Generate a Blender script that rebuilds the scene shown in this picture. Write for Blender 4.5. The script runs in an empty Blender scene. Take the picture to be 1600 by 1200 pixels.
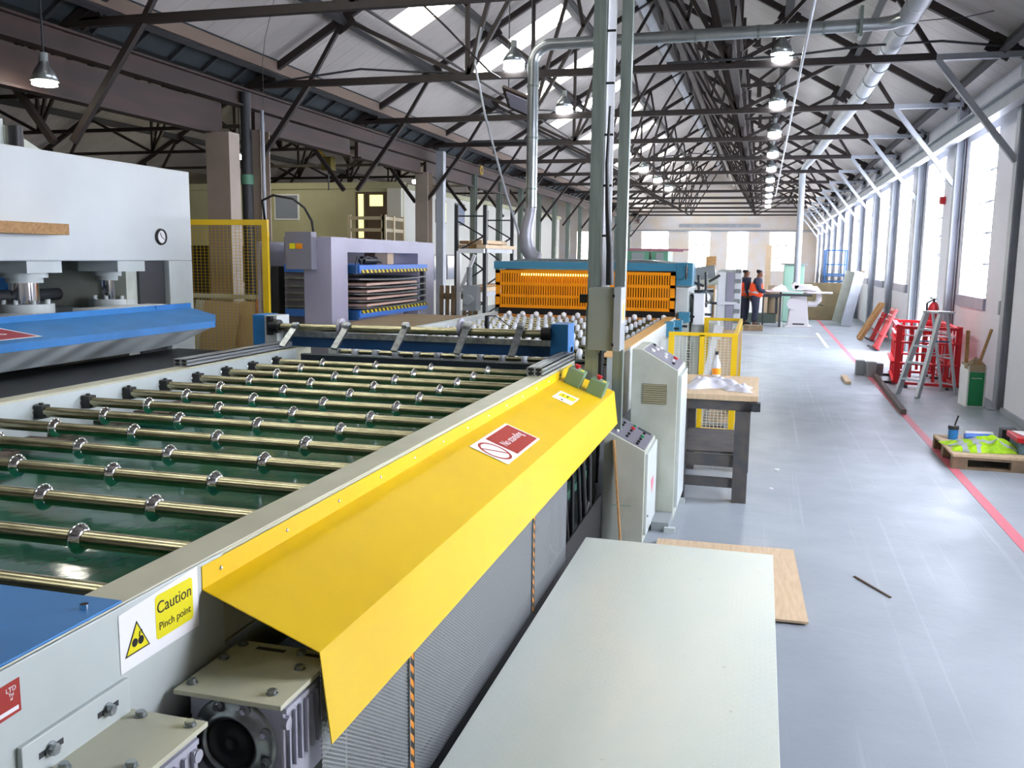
import bpy, math, random
from mathutils import Matrix, Vector
random.seed(7)
C = bpy.context.scene.collection
SC = bpy.context.scene
# ---------------------------------------------------------------- camera
EYE = Vector((0, 0, 2.05))
YAW, PITCH, ROLL, FPX = -.26829, -.14071, .01235, 1402.8
_fw = Vector((math.sin(YAW)*math.cos(PITCH), math.cos(YAW)*math.cos(PITCH), math.sin(PITCH)))
_r = Vector((math.cos(YAW), -math.sin(YAW), 0)); _u = _r.cross(_fw)
_r, _u = math.cos(ROLL)*_r + math.sin(ROLL)*_u, -math.sin(ROLL)*_r + math.cos(ROLL)*_u
cam = bpy.data.cameras.new('camera'); camo = bpy.data.objects.new('camera', cam); C.objects.link(camo)
camo.matrix_world = Matrix(((_r.x, _u.x, -_fw.x, EYE.x), (_r.y, _u.y, -_fw.y, EYE.y), (_r.z, _u.z, -_fw.z, EYE.z), (0, 0, 0, 1)))
cam.sensor_width = 36; cam.lens = FPX/1600*36; cam.clip_end = 300; cam.clip_start = .05
SC.camera = camo
# ---------------------------------------------------------------- world, exposure
W = bpy.data.worlds.new('overcast'); SC.world = W; W.use_nodes = True
W.node_tree.nodes['Background'].inputs[0].default_value = (.86, .92, 1, 1)
W.node_tree.nodes['Background'].inputs[1].default_value = 14.0
SC.view_settings.view_transform = 'Standard'; SC.view_settings.look = 'None'
SC.view_settings.exposure = 0.85; SC.view_settings.gamma = 1; SC.view_settings.use_curve_mapping = False
SC.cycles.use_denoising = True
SC.cycles.max_bounces = 7; SC.cycles.diffuse_bounces = 4; SC.cycles.glossy_bounces = 4
SC.cycles.transparent_max_bounces = 16; SC.cycles.sample_clamp_indirect = 6
SC.cycles.caustics_reflective = False; SC.cycles.caustics_refractive = False
WIN_E, SKY_E, FARWIN_E, LAMP_E = 15.0, 5.0, 12.0, 40.0

def at(x, y, X=None, Y=None, Z=None):
    """the place in the hall that lies on the plane X, Y or Z in the direction of a photo pixel"""
    d = _fw + (x-800)/FPX*_r - (y-600)/FPX*_u
    t = (X-EYE.x)/d.x if X is not None else (Y-EYE.y)/d.y if Y is not None else (Z-EYE.z)/d.z
    return EYE + t*d

# ---------------------------------------------------------------- materials
def lin(c):
    return c/12.92 if c <= .04045 else ((c+.055)/1.055)**2.4
def rgb(h):
    return (lin(int(h[0:2], 16)/255), lin(int(h[2:4], 16)/255), lin(int(h[4:6], 16)/255), 1)
MATS = {}
def mat(name, col, rough=.5, metal=0., col2=None, scale=6., stretch=(1, 1, 1), bump=0., bscale=60., emit=0., alpha=1., trans=0., lo=.35, hi=.7, coat=0., detail=4):
    if name in MATS: return MATS[name]
    m = bpy.data.materials.new(name); m.use_nodes = True; nt = m.node_tree; N = nt.nodes; L = nt.links
    p = N['Principled BSDF']
    p.inputs['Base Color'].default_value = rgb(col); p.inputs['Roughness'].default_value = rough; p.inputs['Metallic'].default_value = metal
    if trans: p.inputs['Transmission Weight'].default_value = trans; p.inputs['IOR'].default_value = 1.4
    if coat: p.inputs['Coat Weight'].default_value = coat; p.inputs['Coat Roughness'].default_value = .08
    if alpha < 1: p.inputs['Alpha'].default_value = alpha
    if emit:
        p.inputs['Emission Color'].default_value = rgb(col); p.inputs['Emission Strength'].default_value = emit
    if col2 or bump:
        tc = N.new('ShaderNodeTexCoord'); mp = N.new('ShaderNodeMapping'); mp.inputs['Scale'].default_value = stretch
        L.new(tc.outputs['Object'], mp.inputs[0])
    if col2:
        nz = N.new('ShaderNodeTexNoise'); nz.inputs['Scale'].default_value = scale; nz.inputs['Detail'].default_value = detail
        L.new(mp.outputs[0], nz.inputs['Vector'])
        cr = N.new('ShaderNodeValToRGB'); cr.color_ramp.elements[0].position = lo; cr.color_ramp.elements[1].position = hi
        cr.color_ramp.elements[0].color = rgb(col); cr.color_ramp.elements[1].color = rgb(col2)
        L.new(nz.outputs['Fac'], cr.inputs[0]); L.new(cr.outputs[0], p.inputs['Base Color'])
    if bump:
        nb = N.new('ShaderNodeTexNoise'); nb.inputs['Scale'].default_value = bscale; nb.inputs['Detail'].default_value = 3
        L.new(mp.outputs[0], nb.inputs['Vector'])
        bm = N.new('ShaderNodeBump'); bm.inputs['Strength'].default_value = bump; bm.inputs['Distance'].default_value = .01
        L.new(nb.outputs['Fac'], bm.inputs['Height']); L.new(bm.outputs[0], p.inputs['Normal'])
    MATS[name] = m
    return m
def nodes(m): return m.node_tree.nodes, m.node_tree.links, m.node_tree.nodes['Principled BSDF']

M = {}
M['white'] = mat('painted white steel', 'c6cecc', .38, col2='bac2be', scale=3)
M['whiteb'] = mat('bright white paint', 'eef0f4', .4)
M['cream'] = mat('grey green machine enamel', 'bfc4b8', .42, col2='aeb4a6', scale=5)
M['railtop'] = mat('worn cream rail top', 'c6c5ac', .4, col2='bab9a0', scale=5)
M['yellow'] = mat('glossy yellow sheet', 'e6c000', .42, coat=.12, col2='e0b800', scale=2, bump=.05, bscale=3)
M['fyellow'] = mat('yellow fence paint', 'e8bf10', .45)
M['blue'] = mat('blue enamel', '2c80c6', .5, col2='2674b6', scale=4)
M['dblue'] = mat('deep blue enamel', '164a7a', .4)
M['navy'] = mat('navy steel', '10202e', .5)
M['teal'] = mat('teal blue machine paint', '3c7f9c', .4)
M['lblue'] = mat('bright blue platen', '3f7cd8', .4)
M['orange'] = mat('orange grille paint', 'f09400', .4)
M['steel'] = mat('zinc steel', 'a8aeb0', .32, .9, col2='868c8e', scale=30)
M['chrome'] = mat('chrome', 'f0f0f2', .07, 1.)
M['brassy'] = mat('zinc passivated roller tube', 'b0ad90', .27, 1., col2='7e7b62', scale=5, stretch=(2, 14, 14), lo=.3, hi=.75)
M['black'] = mat('black plastic', '15171a', .45)
M['dark'] = mat('dark grey metal', '33363a', .5)
M['grey'] = mat('mid grey paint', '8b9192', .5)
M['boxgrey'] = mat('grey green control box', '7c8278', .5)
M['lav'] = mat('lavender grey press paint', 'a7a4b6', .45, col2='9d9aac', scale=2)
M['lavd'] = mat('darker lavender grey press paint', '7f7e8a', .5)
M['truss'] = mat('dark brown oxide steel', '2c2220', .6, col2='221c1b', scale=5)
M['red_ox'] = mat('red brown girder paint', '3a241e', .65, col2='281c18', scale=2, stretch=(3, .4, 3))
M['purl'] = mat('dirty dark purlin steel', '302f32', .7)
M['pgrey'] = mat('pale grey painted steel', 'a9aeb6', .5, col2='9aa0a8', scale=3)
M['post'] = mat('galvanised channel', '8e9a94', .35, .55, col2='7a8580', scale=8, stretch=(5, 5, .4))
M['galv'] = mat('galvanised duct', 'b4bbbd', .28, .85, col2='9fa7aa', scale=4)
M['timber'] = mat('raw timber', 'b98f5e', .7, col2='9a7446', scale=4, stretch=(1, 10, 10))
M['ply'] = mat('plywood sheet', 'd0b898', .7, col2='c2a888', scale=6, stretch=(8, 1, 1))
M['mdf'] = mat('brown board', '8e7a5c', .8, col2='7c6a50', scale=3)
M['pink'] = mat('pinkish board edge', 'd8b8a8', .7)
M['palw'] = mat('weathered pallet wood', '8c765c', .8, col2='6f5d48', scale=8)
M['bench'] = mat('dark bench timber', '4a4a4e', .7, col2='5c5650', scale=8)
M['red'] = mat('red plastic', 'c81e28', .4)
M['redm'] = mat('red panel', 'a42a20', .5)
M['green'] = mat('green carton print', '1a8a52', .6)
M['mgreen'] = mat('machine green paint', '5d9478', .5)
M['estop'] = mat('pale green push button box', '6c8a70', .5)
M['card'] = mat('cardboard', 'a8967a', .8)
M['paper'] = mat('white paper', 'f0f0f0', .7)
M['orangevest'] = mat('orange vest', 'f0501c', .8)
M['navyc'] = mat('navy workwear', '24283c', .85)
M['skin'] = mat('brown skin', '6e4632', .6)
M['hair'] = mat('black hair', '14100e', .8)
M['hiviz'] = mat('lime vest fabric', 'b4e000', .7, col2='7fb000', scale=10)
M['cloth'] = mat('white rag cloth', 'dcdce4', .8, col2='b8b8c8', scale=9)
M['lime'] = mat('sign yellow', 'e8dc10', .5)
M['ink'] = mat('black sign ink', '111111', .5)
M['wind'] = mat('daylight in right windows', 'eef2ff', .5, emit=WIN_E)
M['skyl'] = mat('daylight in rooflights', 'fffbee', .5, emit=SKY_E)
M['farw'] = mat('daylight in far windows', 'fff8f0', .5, emit=FARWIN_E)
M['lamp'] = mat('lit lamp', 'f4fbff', .5, emit=LAMP_E)
M['lampw'] = mat('added warm lamp', 'fff2cc', .5, emit=LAMP_E*3)
M['lampv'] = mat('lit bay lamp', 'fff8e8', .5, emit=LAMP_E*.8)
M['offl'] = mat('lit office window', 'f2ee9a', .5, emit=.9)
M['offg'] = mat('office window glass', '8c95a8', .1)
M['ofw'] = mat('cream office cladding', 'b9b898', .7, col2='adac8c', scale=1)
M['ofw2'] = mat('pale office side cladding', 'd2d2c8', .7)
M['gasket'] = mat('lavender grey cast housing', 'b4b4c0', .4, .25, col2='9a9aa6', scale=6)  # lavender grey castings with random tone
M['brown'] = mat('brown wood tray', '5b4a3c', .6)
M['clearp'] = mat('clear plastic wheel', 'dfe4ec', .15, alpha=.75, coat=.3)
M['tape'] = mat('clear tape', 'd8d8d0', .2)

# floor: painted concrete with scuffs and long tyre streaks
m = mat('painted concrete floor', 'a9b0b8', .34); N, L, P = nodes(m)
tc = N.new('ShaderNodeTexCoord')
def noise(sc, st, det=5, rot=0.):
    mp = N.new('ShaderNodeMapping'); mp.inputs['Scale'].default_value = st; mp.inputs['Rotation'].default_value = (0, 0, rot)
    L.new(tc.outputs['Object'], mp.inputs[0]); n = N.new('ShaderNodeTexNoise'); n.inputs['Scale'].default_value = sc; n.inputs['Detail'].default_value = det
    L.new(mp.outputs[0], n.inputs['Vector']); return n
def ramp(n, a, b, ca, cb):
    c = N.new('ShaderNodeValToRGB'); c.color_ramp.elements[0].position = a; c.color_ramp.elements[1].position = b
    c.color_ramp.elements[0].color = ca; c.color_ramp.elements[1].color = cb; L.new(n.outputs['Fac'], c.inputs[0]); return c
def mix(fac, a, b):
    x = N.new('ShaderNodeMixRGB'); L.new(fac, x.inputs[0])
    for i, v in ((1, a), (2, b)):
        if isinstance(v, tuple): x.inputs[i].default_value = v
        else: L.new(v, x.inputs[i])
    return x.outputs[0]
c = mix(ramp(noise(.9, (1, 1, 1)), .3, .7, (0, 0, 0, 1), (1, 1, 1, 1)).outputs[0], rgb('8f979e'), rgb('9da5ac'))
c = mix(ramp(noise(3, (6, .07, 1), 3, .1), .6, .75, (0, 0, 0, 1), (.45, .45, .45, 1)).outputs[0], c, rgb('bcc2c8'))
c = mix(ramp(noise(26, (.7, 1.6, 1), 5), .66, .76, (0, 0, 0, 1), (.3, .3, .3, 1)).outputs[0], c, rgb('7f8380'))
L.new(c, P.inputs['Base Color'])
rr = ramp(noise(2.5, (1, 1, 1)), .3, .7, (.3, .3, .3, 1), (.46, .46, .46, 1)); L.new(rr.outputs[0], P.inputs['Roughness'])
b = N.new('ShaderNodeBump'); b.inputs['Strength'].default_value = .25; b.inputs['Distance'].default_value = .01
L.new(noise(9, (1, 1, 1)).outputs['Fac'], b.inputs['Height']); L.new(b.outputs[0], P.inputs['Normal'])
M['floor'] = m
# painted brick
def brickmat(name, col, sc=1.0, rotx=False):
    global N, L, P, tc
    m = mat(name, col, .6); N, L, P = nodes(m); tc = N.new('ShaderNodeTexCoord')
    sx = N.new('ShaderNodeSeparateXYZ'); cx = N.new('ShaderNodeCombineXYZ'); L.new(tc.outputs['Object'], sx.inputs[0])
    L.new(sx.outputs['X' if rotx else 'Y'], cx.inputs[0]); L.new(sx.outputs['Z'], cx.inputs[1])
    bt = N.new('ShaderNodeTexBrick'); bt.inputs['Scale'].default_value = 1; bt.inputs['Brick Width'].default_value = .225*sc; bt.inputs['Row Height'].default_value = .075*sc
    bt.inputs['Mortar Size'].default_value = .006
    L.new(cx.outputs[0], bt.inputs['Vector'])
    b = N.new('ShaderNodeBump'); b.inputs['Strength'].default_value = .35; b.inputs['Distance'].default_value = .006; b.invert = True
    L.new(bt.outputs['Fac'], b.inputs['Height']); L.new(b.outputs[0], P.inputs['Normal'])
    c = mix(ramp(noise(1.2, (1, 1, 1)), .3, .8, (0, 0, 0, 1), (1, 1, 1, 1)).outputs[0], rgb(col), rgb('e8e8ee'))
    L.new(c, P.inputs['Base Color'])
    return m
M['brick'] = brickmat('white painted brick', 'f0eef6')
M['brickx'] = brickmat('cream painted brick', 'e8dccc', 1, True)
# roof lining with faint ribs down the slope and grime
m = mat('roof lining boards', 'b6b2b4', .55); N, L, P = nodes(m); tc = N.new('ShaderNodeTexCoord')
c = mix(ramp(noise(.8, (1, 1, 1)), .35, .75, (0, 0, 0, 1), (1, 1, 1, 1)).outputs[0], rgb('a8a29e'), rgb('bcb6b2'))
L.new(c, P.inputs['Base Color'])
wv = N.new('ShaderNodeTexWave'); wv.bands_direction = 'Y'; wv.inputs['Scale'].default_value = .75; L.new(tc.outputs['Object'], wv.inputs[0])
cr = N.new('ShaderNodeValToRGB'); cr.color_ramp.elements[0].position = .9; cr.color_ramp.elements[1].position = .97; L.new(wv.outputs['Fac'], cr.inputs[0])
b = N.new('ShaderNodeBump'); b.inputs['Strength'].default_value = .5; b.inputs['Distance'].default_value = .02; L.new(cr.outputs[0], b.inputs['Height']); L.new(b.outputs[0], P.inputs['Normal'])
M['roof'] = m
M['roofdark'] = mat('dark slate boards', '2c3338', .6, col2='363e42', scale=2)
# woven mesh: wires and see-through holes
def meshmat(name, col, sx, sz, thick, metal=.7, ax='Y', diag=False):
    m = mat(name, col, .45, metal); N, L, P = nodes(m); tc = N.new('ShaderNodeTexCoord'); s = N.new('ShaderNodeSeparateXYZ'); L.new(tc.outputs['Object'], s.inputs[0])
    def math_(op, a, b=None):
        n = N.new('ShaderNodeMath'); n.operation = op
        for i, v in ((0, a), (1, b)):
            if v is None: continue
            if isinstance(v, (int, float)): n.inputs[i].default_value = v
            else: L.new(v, n.inputs[i])
        return n.outputs[0]
    u = math_('DIVIDE', s.outputs[ax], sx); v = math_('DIVIDE', s.outputs['Z'], sz)
    if diag: u, v = math_('ADD', u, v), math_('SUBTRACT', u, v)
    fu = math_('LESS_THAN', math_('FRACT', u), thick); fv = math_('LESS_THAN', math_('FRACT', v), thick)
    L.new(math_('MAXIMUM', fu, fv), P.inputs['Alpha'])
    return m
M['meshd'] = meshmat('expanded grey mesh', 'a4a8aa', .018, .012, .36, diag=True)
M['meshy'] = meshmat('yellow square mesh', 'd8b020', .05, .035, .09, 0., 'X')
M['meshyy'] = meshmat('yellow square mesh along', 'd8b020', .05, .035, .09, 0., 'Y')
M['meshw'] = meshmat('grey square mesh', 'b8b8a8', .035, .035, .16, 0., 'X')
M['meshc'] = meshmat('pale square mesh', 'dcdcc8', .04, .03, .14, 0., 'X')
# chequer plate
m = mat('chequer plate paint', 'bfc8c0', .36); N, L, P = nodes(m); tc = N.new('ShaderNodeTexCoord')
def dash(rot, off):
    mp = N.new('ShaderNodeMapping'); mp.inputs['Rotation'].default_value = (0, 0, rot); mp.inputs['Location'].default_value = off; mp.inputs['Scale'].default_value = (33, 33, 33)
    L.new(tc.outputs['Object'], mp.inputs[0]); s = N.new('ShaderNodeSeparateXYZ'); L.new(mp.outputs[0], s.inputs[0])
    def mm(op, *a):
        n = N.new('ShaderNodeMath'); n.operation = op
        for i, v in enumerate(a):
            if isinstance(v, (int, float)): n.inputs[i].default_value = v
            else: L.new(v, n.inputs[i])
        return n.outputs[0]
    a = mm('ABSOLUTE', mm('SUBTRACT', mm('FRACT', s.outputs[0]), .5)); b = mm('ABSOLUTE', mm('SUBTRACT', mm('FRACT', s.outputs[1]), .5))
    return mm('MULTIPLY', mm('LESS_THAN', a, .32), mm('LESS_THAN', b, .1)), mm
d1, mm = dash(.785, (0, 0, 0)); d2, mm = dash(-.785, (.5, .5, 0))
h = mm('MAXIMUM', d1, d2)
b = N.new('ShaderNodeBump'); b.inputs['Strength'].default_value = 1; b.inputs['Distance'].default_value = .006; L.new(h, b.inputs['Height']); L.new(b.outputs[0], P.inputs['Normal'])
c = mix(ramp(noise(1.6, (2, 1, 1)), .3, .7, (0, 0, 0, 1), (1, 1, 1, 1)).outputs[0], rgb('ced8d0'), rgb('d8dcd0'))
c = mix(ramp(noise(14, (1, 1, 1)), .7, .78, (0, 0, 0, 1), (.5, .5, .5, 1)).outputs[0], c, rgb('6e6a5e'))
L.new(c, P.inputs['Base Color']); M['cheq'] = m
# glossy green bed
m = mat('glossy green bed', '1f6b4a', .12, col2='17544a', scale=2, bump=.25, bscale=5); m.node_tree.nodes['Principled BSDF'].inputs['Specular IOR Level'].default_value = .22; M['gbed'] = m
# hazard stripes
def hazard(name, ca, cb, ax, per, slope=1.):
    m = mat(name, ca, .5); N, L, P = nodes(m); tc = N.new('ShaderNodeTexCoord'); s = N.new('ShaderNodeSeparateXYZ'); L.new(tc.outputs['Object'], s.inputs[0])
    a = N.new('ShaderNodeMath'); a.operation = 'MULTIPLY_ADD'; L.new(s.outputs['Z'], a.inputs[0]); a.inputs[1].default_value = slope; L.new(s.outputs[ax], a.inputs[2])
    d = N.new('ShaderNodeMath'); d.operation = 'DIVIDE'; L.new(a.outputs[0], d.inputs[0]); d.inputs[1].default_value = per
    f = N.new('ShaderNodeMath'); f.operation = 'FRACT'; L.new(d.outputs[0], f.inputs[0])
    g = N.new('ShaderNodeMath'); g.operation = 'LESS_THAN'; L.new(f.outputs[0], g.inputs[0]); g.inputs[1].default_value = .5
    x = N.new('ShaderNodeMixRGB'); L.new(g.outputs[0], x.inputs[0]); x.inputs[1].default_value = rgb(ca); x.inputs[2].default_value = rgb(cb); L.new(x.outputs[0], P.inputs['Base Color'])
    return m
M['hazo'] = hazard('orange black tape', 'e08a20', '22201c', 'Y', .045)
M['hazy'] = hazard('yellow black stripes', 'e0c800', '1c1c20', 'Y', .12)
M['hazz'] = hazard('yellow black stripes upright', 'e0c800', '1c1c20', 'Y', .3)

# ---------------------------------------------------------------- mesh builder
class MB:
    def __init__(s): s.v = []; s.f = []; s.sm = []
    def add(s, vs, fs, smooth=False):
        o = len(s.v); s.v += [Vector(v) for v in vs]; s.f += [tuple(i+o for i in f) for f in fs]; s.sm += [smooth]*len(fs); return s
    def box(s, a, b, rot=None, piv=None):
        (x0, y0, z0), (x1, y1, z1) = a, b
        x0, x1 = min(x0, x1), max(x0, x1); y0, y1 = min(y0, y1), max(y0, y1); z0, z1 = min(z0, z1), max(z0, z1)
        vs = [Vector(p) for p in ((x0, y0, z0), (x1, y0, z0), (x1, y1, z0), (x0, y1, z0), (x0, y0, z1), (x1, y0, z1), (x1, y1, z1), (x0, y1, z1))]
        if rot is not None:
            c = Vector(piv) if piv is not None else Vector(((x0+x1)/2, (y0+y1)/2, (z0+z1)/2)); vs = [c + rot @ (v-c) for v in vs]
        return s.add(vs, [(0, 3, 2, 1), (4, 5, 6, 7), (0, 1, 5, 4), (1, 2, 6, 5), (2, 3, 7, 6), (3, 0, 4, 7)])
    def cbox(s, c, d, rot=None):
        c = Vector(c); d = Vector(d)/2; return s.box(c-d, c+d, rot)
    def bar(s, p, q, w, h=None, up=(0, 0, 1)):
        p = Vector(p); q = Vector(q); h = h or w; d = (q-p).normalized(); up = Vector(up)
        if abs(d.dot(up)) > .98: up = Vector((0, 1, 0))
        a = d.cross(up).normalized()*w/2; b = a.cross(d).normalized()*h/2
        vs = [p-a-b, p+a-b, p+a+b, p-a+b, q-a-b, q+a-b, q+a+b, q-a+b]
        return s.add(vs, [(0, 3, 2, 1), (4, 5, 6, 7), (0, 1, 5, 4), (1, 2, 6, 5), (2, 3, 7, 6), (3, 0, 4, 7)])
    def cyl(s, p, q, r, n=16, r2=None, cap=True):
        p = Vector(p); q = Vector(q); d = (q-p).normalized(); r2 = r if r2 is None else r2
        up = Vector((0, 0, 1)) if abs(d.z) < .9 else Vector((1, 0, 0)); a = d.cross(up).normalized(); b = d.cross(a)
        vs = []
        for i in range(n):
            t = 2*math.pi*i/n; e = a*math.cos(t)+b*math.sin(t); vs += [p+e*r, q+e*r2]
        s.add(vs, [(2*i, 2*((i+1) % n), 2*((i+1) % n)+1, 2*i+1) for i in range(n)], True)
        if cap: s.add(vs, [tuple(2*i for i in range(n))[::-1], tuple(2*i+1 for i in range(n))])
        return s
    def tube(s, pts, r, n=10):
        pts = [Vector(p) for p in pts]; rs = r if isinstance(r, (list, tuple)) else [r]*len(pts); rings = []; pa = None
        for i, p in enumerate(pts):
            d = (pts[min(i+1, len(pts)-1)]-pts[max(i-1, 0)]).normalized()
            if pa is None: pa = d.cross(Vector((0, 0, 1)) if abs(d.z) < .9 else Vector((1, 0, 0))).normalized()
            a = (pa-d*pa.dot(d)).normalized(); pa = a; b = d.cross(a)
            rings.append([p+(a*math.cos(2*math.pi*k/n)+b*math.sin(2*math.pi*k/n))*rs[i] for k in range(n)])
        vs = [v for g in rings for v in g]
        s.add(vs, [(i*n+k, i*n+(k+1) % n, (i+1)*n+(k+1) % n, (i+1)*n+k) for i in range(len(pts)-1) for k in range(n)], True)
        return s.add(vs, [tuple(range(n))[::-1], tuple(range((len(pts)-1)*n, len(pts)*n))])
    def lathe(s, prof, o=(0, 0, 0), ax='Z', n=20):
        o = Vector(o); vs = []; m = len(prof)
        for k in range(n):
            t = 2*math.pi*k/n
            for r, h in prof:
                a, b = r*math.cos(t), r*math.sin(t)
                vs.append(o+Vector({'Z': (a, b, h), 'X': (h, a, b), 'Y': (b, h, a)}[ax]))
        return s.add(vs, [(k*m+i, ((k+1) % n)*m+i, ((k+1) % n)*m+i+1, k*m+i+1) for k in range(n) for i in range(m-1)], True)
    def prism(s, poly, d):
        """poly: list of 3-D points, extruded by the vector d"""
        poly = [Vector(p) for p in poly]; d = Vector(d); n = len(poly); vs = poly+[p+d for p in poly]
        return s.add(vs, [tuple(range(n))[::-1], tuple(range(n, 2*n))]+[(i, (i+1) % n, n+(i+1) % n, n+i) for i in range(n)])
    def sheet(s, prof, a, b, th, ax='Y'):
        """folded sheet: prof in (x, z) swept along Y from a to b with thickness th"""
        out = []
        pts = [Vector((x, 0, z)) for x, z in prof]; nn = []
        for i, p in enumerate(pts):
            d = (pts[min(i+1, len(pts)-1)]-pts[max(i-1, 0)]).normalized(); nn.append(Vector((-d.z, 0, d.x)))
        lo = [p-n*th for p, n in zip(pts, nn)]
        poly = pts+lo[::-1]; k = len(pts); tot = len(poly)
        vs = [p+Vector((0, a, 0)) for p in poly]+[p+Vector((0, b, 0)) for p in poly]
        fs = [(i, (i+1) % tot, tot+(i+1) % tot, tot+i) for i in range(tot)]
        for i in range(k-1):
            fs.append((i, tot-1-i, tot-2-i, i+1)); fs.append((tot+i, tot+i+1, tot+tot-2-i, tot+tot-1-i))
        return s.add(vs, fs)
    def xf(s, mtx):
        s.v = [mtx @ v for v in s.v]; return s
    def mesh(s, name, off=(0, 0, 0)):
        me = bpy.data.meshes.new(name); off = Vector(off)
        me.from_pydata([tuple(v-off) for v in s.v], [], s.f); me.polygons.foreach_set('use_smooth', s.sm); me.update()
        import bmesh
        bm = bmesh.new(); bm.from_mesh(me); bmesh.ops.recalc_face_normals(bm, faces=bm.faces); bm.to_mesh(me); bm.free()
        return me

def props(o, label=None, cat=None, group=None, kind=None):
    for k, v in (('label', label), ('category', cat), ('group', group), ('kind', kind)):
        if v: o[k] = v
    return o
def thing(name, label, cat, loc, group=None):
    o = bpy.data.objects.new(name, None); C.objects.link(o); o.location = loc; o.empty_display_size = .1
    return props(o, label, cat, group)
def wpos(o):
    p = Vector(o.location); q = o.parent
    while q: p = p+Vector(q.location); q = q.parent
    return p
def part(name, mb, m, parent, label=None, bev=0, kind=None):
    """a mesh given in hall coordinates, hung under its thing or part"""
    off = wpos(parent); o = bpy.data.objects.new(name, mb.mesh(name, off)); C.objects.link(o); o.parent = parent
    o.data.materials.append(M[m] if isinstance(m, str) else m)
    if bev: bevel(o, bev)
    return props(o, label, kind=kind)
def bevel(o, w):
    b = o.modifiers.new('bevel', 'BEVEL'); b.width = w; b.segments = 2; b.limit_method = 'ANGLE'; b.angle_limit = .6
def solo(name, mb, m, label, cat, loc=(0, 0, 0), group=None, bev=0, kind=None):
    o = bpy.data.objects.new(name, mb.mesh(name, loc)); o.location = loc; C.objects.link(o); o.data.materials.append(M[m] if isinstance(m, str) else m)
    if bev: bevel(o, bev)
    return props(o, label, cat, group, kind)
def struct(name, mb, m, parent=None):
    if parent: return part(name, mb, m, parent)
    return solo(name, mb, m, None, None, kind='structure')
def dup(o, loc=None, label=None, parent=None):
    c = o.copy(); C.objects.link(c)
    if parent is not None: c.parent = parent
    if loc is not None: c.location = loc
    if label: c['label'] = label
    for ch in list(o.children): dup(ch, parent=c)
    return c
def text(s, size, m4, ext=.0004, align='CENTER'):
    """lettering as a mesh builder, placed by the matrix m4"""
    cu = bpy.data.curves.new('t', 'FONT'); cu.body = s; cu.size = size; cu.align_x = align; cu.align_y = 'CENTER'; cu.extrude = ext
    o = bpy.data.objects.new('t', cu); C.objects.link(o); bpy.context.view_layer.update()
    me = bpy.data.meshes.new_from_object(o.evaluated_get(bpy.context.evaluated_depsgraph_get()))
    mb = MB(); mb.add([m4 @ v.co for v in me.vertices], [tuple(p.vertices) for p in me.polygons])
    bpy.data.objects.remove(o); bpy.data.curves.remove(cu); bpy.data.meshes.remove(me); return mb
def frame4(o, x, y):
    """matrix whose local x and y axes are the given directions"""
    x = Vector(x).normalized(); z = x.cross(Vector(y)).normalized(); y = z.cross(x)
    return Matrix(((x.x, y.x, z.x, o[0]), (x.y, y.y, z.y, o[1]), (x.z, y.z, z.z, o[2]), (0, 0, 0, 1)))
def Rz(a): return Matrix.Rotation(a, 3, 'Z')
def Rx(a): return Matrix.Rotation(a, 3, 'X')
def Ry(a): return Matrix.Rotation(a, 3, 'Y')
ORD = ['nearest', 'second nearest', 'third nearest', 'fourth nearest', 'fifth nearest', 'sixth nearest', 'seventh nearest', 'eighth nearest', 'ninth nearest', 'tenth nearest', 'eleventh nearest', 'twelfth nearest', 'thirteenth nearest', 'fourteenth nearest', 'fifteenth nearest']
# ================================================================ THE HALL
XV, XW, XL, YB, YF = -8.6, 3.4, -20.4, -7.0, 64.0        # valley line, right wall, left wall, back, far
RX, RZ, SL = -2.6, 8.35, .58
TY = [5.6+4.14*k for k in range(14)]                     # truss lines, 5.6 ... 59.4
struct('floor', MB().box((XL-.3, YB-.3, -.3), (XW+.6, YF+.3, 0)), 'floor')
struct('floor', MB().box((XW+.6, -6, -.32), (40, 70, -.02)), mat('bright concrete yard', 'c8c8c4', .8))
# right wall with window openings (and one doorway in the bay 18-22)
wins = []
y = -5.0
segs = MB(); prev = YB
T0 = -6.82
openings = []
for k in range(16):
    t = TY[0]-4.14*3+4.14*k
    a, b_ = t+1.75, t+3.75
    if a > YF-2: break
    if a < 2: continue
    openings.append((a, b_, 1.5 if not (19.5 < a < 20.5) else 0.0, 4.12))
for a, b_, z0, z1 in openings:
    segs.box((XW, prev, 0), (XW+.32, a, 5.4))
    if z0 > 0: segs.box((XW, a, 0), (XW+.32, b_, z0))
    segs.box((XW, a, z1), (XW+.32, b_, 5.4)); prev = b_
segs.box((XW, prev, 0), (XW+.32, YF, 5.4))
struct('wall_right', segs, 'brick')
wn = 0
for a, b_, z0, z1 in openings:
    wn += 1
    if z0 == 0:
        # open doorway below, glazed transom above
        zz = 2.15
        d = struct('door_1', MB().box((XW+.2, a+.02, zz), (XW+.26, b_-.02, zz+.07)).box((XW+.2, a, 0), (XW+.26, a+.05, zz)).box((XW+.2, b_-.05, 0), (XW+.26, b_, zz)), 'whiteb')
        part('door_leaf', MB().box((XW+.25, b_-.12, .03), (XW+1.15, b_-.07, 2.1)), 'whiteb', d)
        z0 = zz+.07
    fr = MB(); n = 3; yy = a
    for q in range(n+1):
        p = a+(b_-a)*q/n; fr.box((XW+.22, p-.02, z0), (XW+.27, p+.02, z1))
    for q in range(6):
        z = z0+(z1-z0)*q/5; fr.box((XW+.22, a, z-.018), (XW+.27, b_, z+.018))
    w = struct('window_%d' % wn, fr, 'pgrey')
    part('pane', MB().box((XW+.275, a, z0), (XW+.285, b_, z1)), 'wind', w)
    if z0 > 1 and z0 < 2: part('window_sill', MB().box((XW-.04, a-.05, z0-.2), (XW+.2, b_+.05, z0-.01)), 'lav', w)
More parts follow.
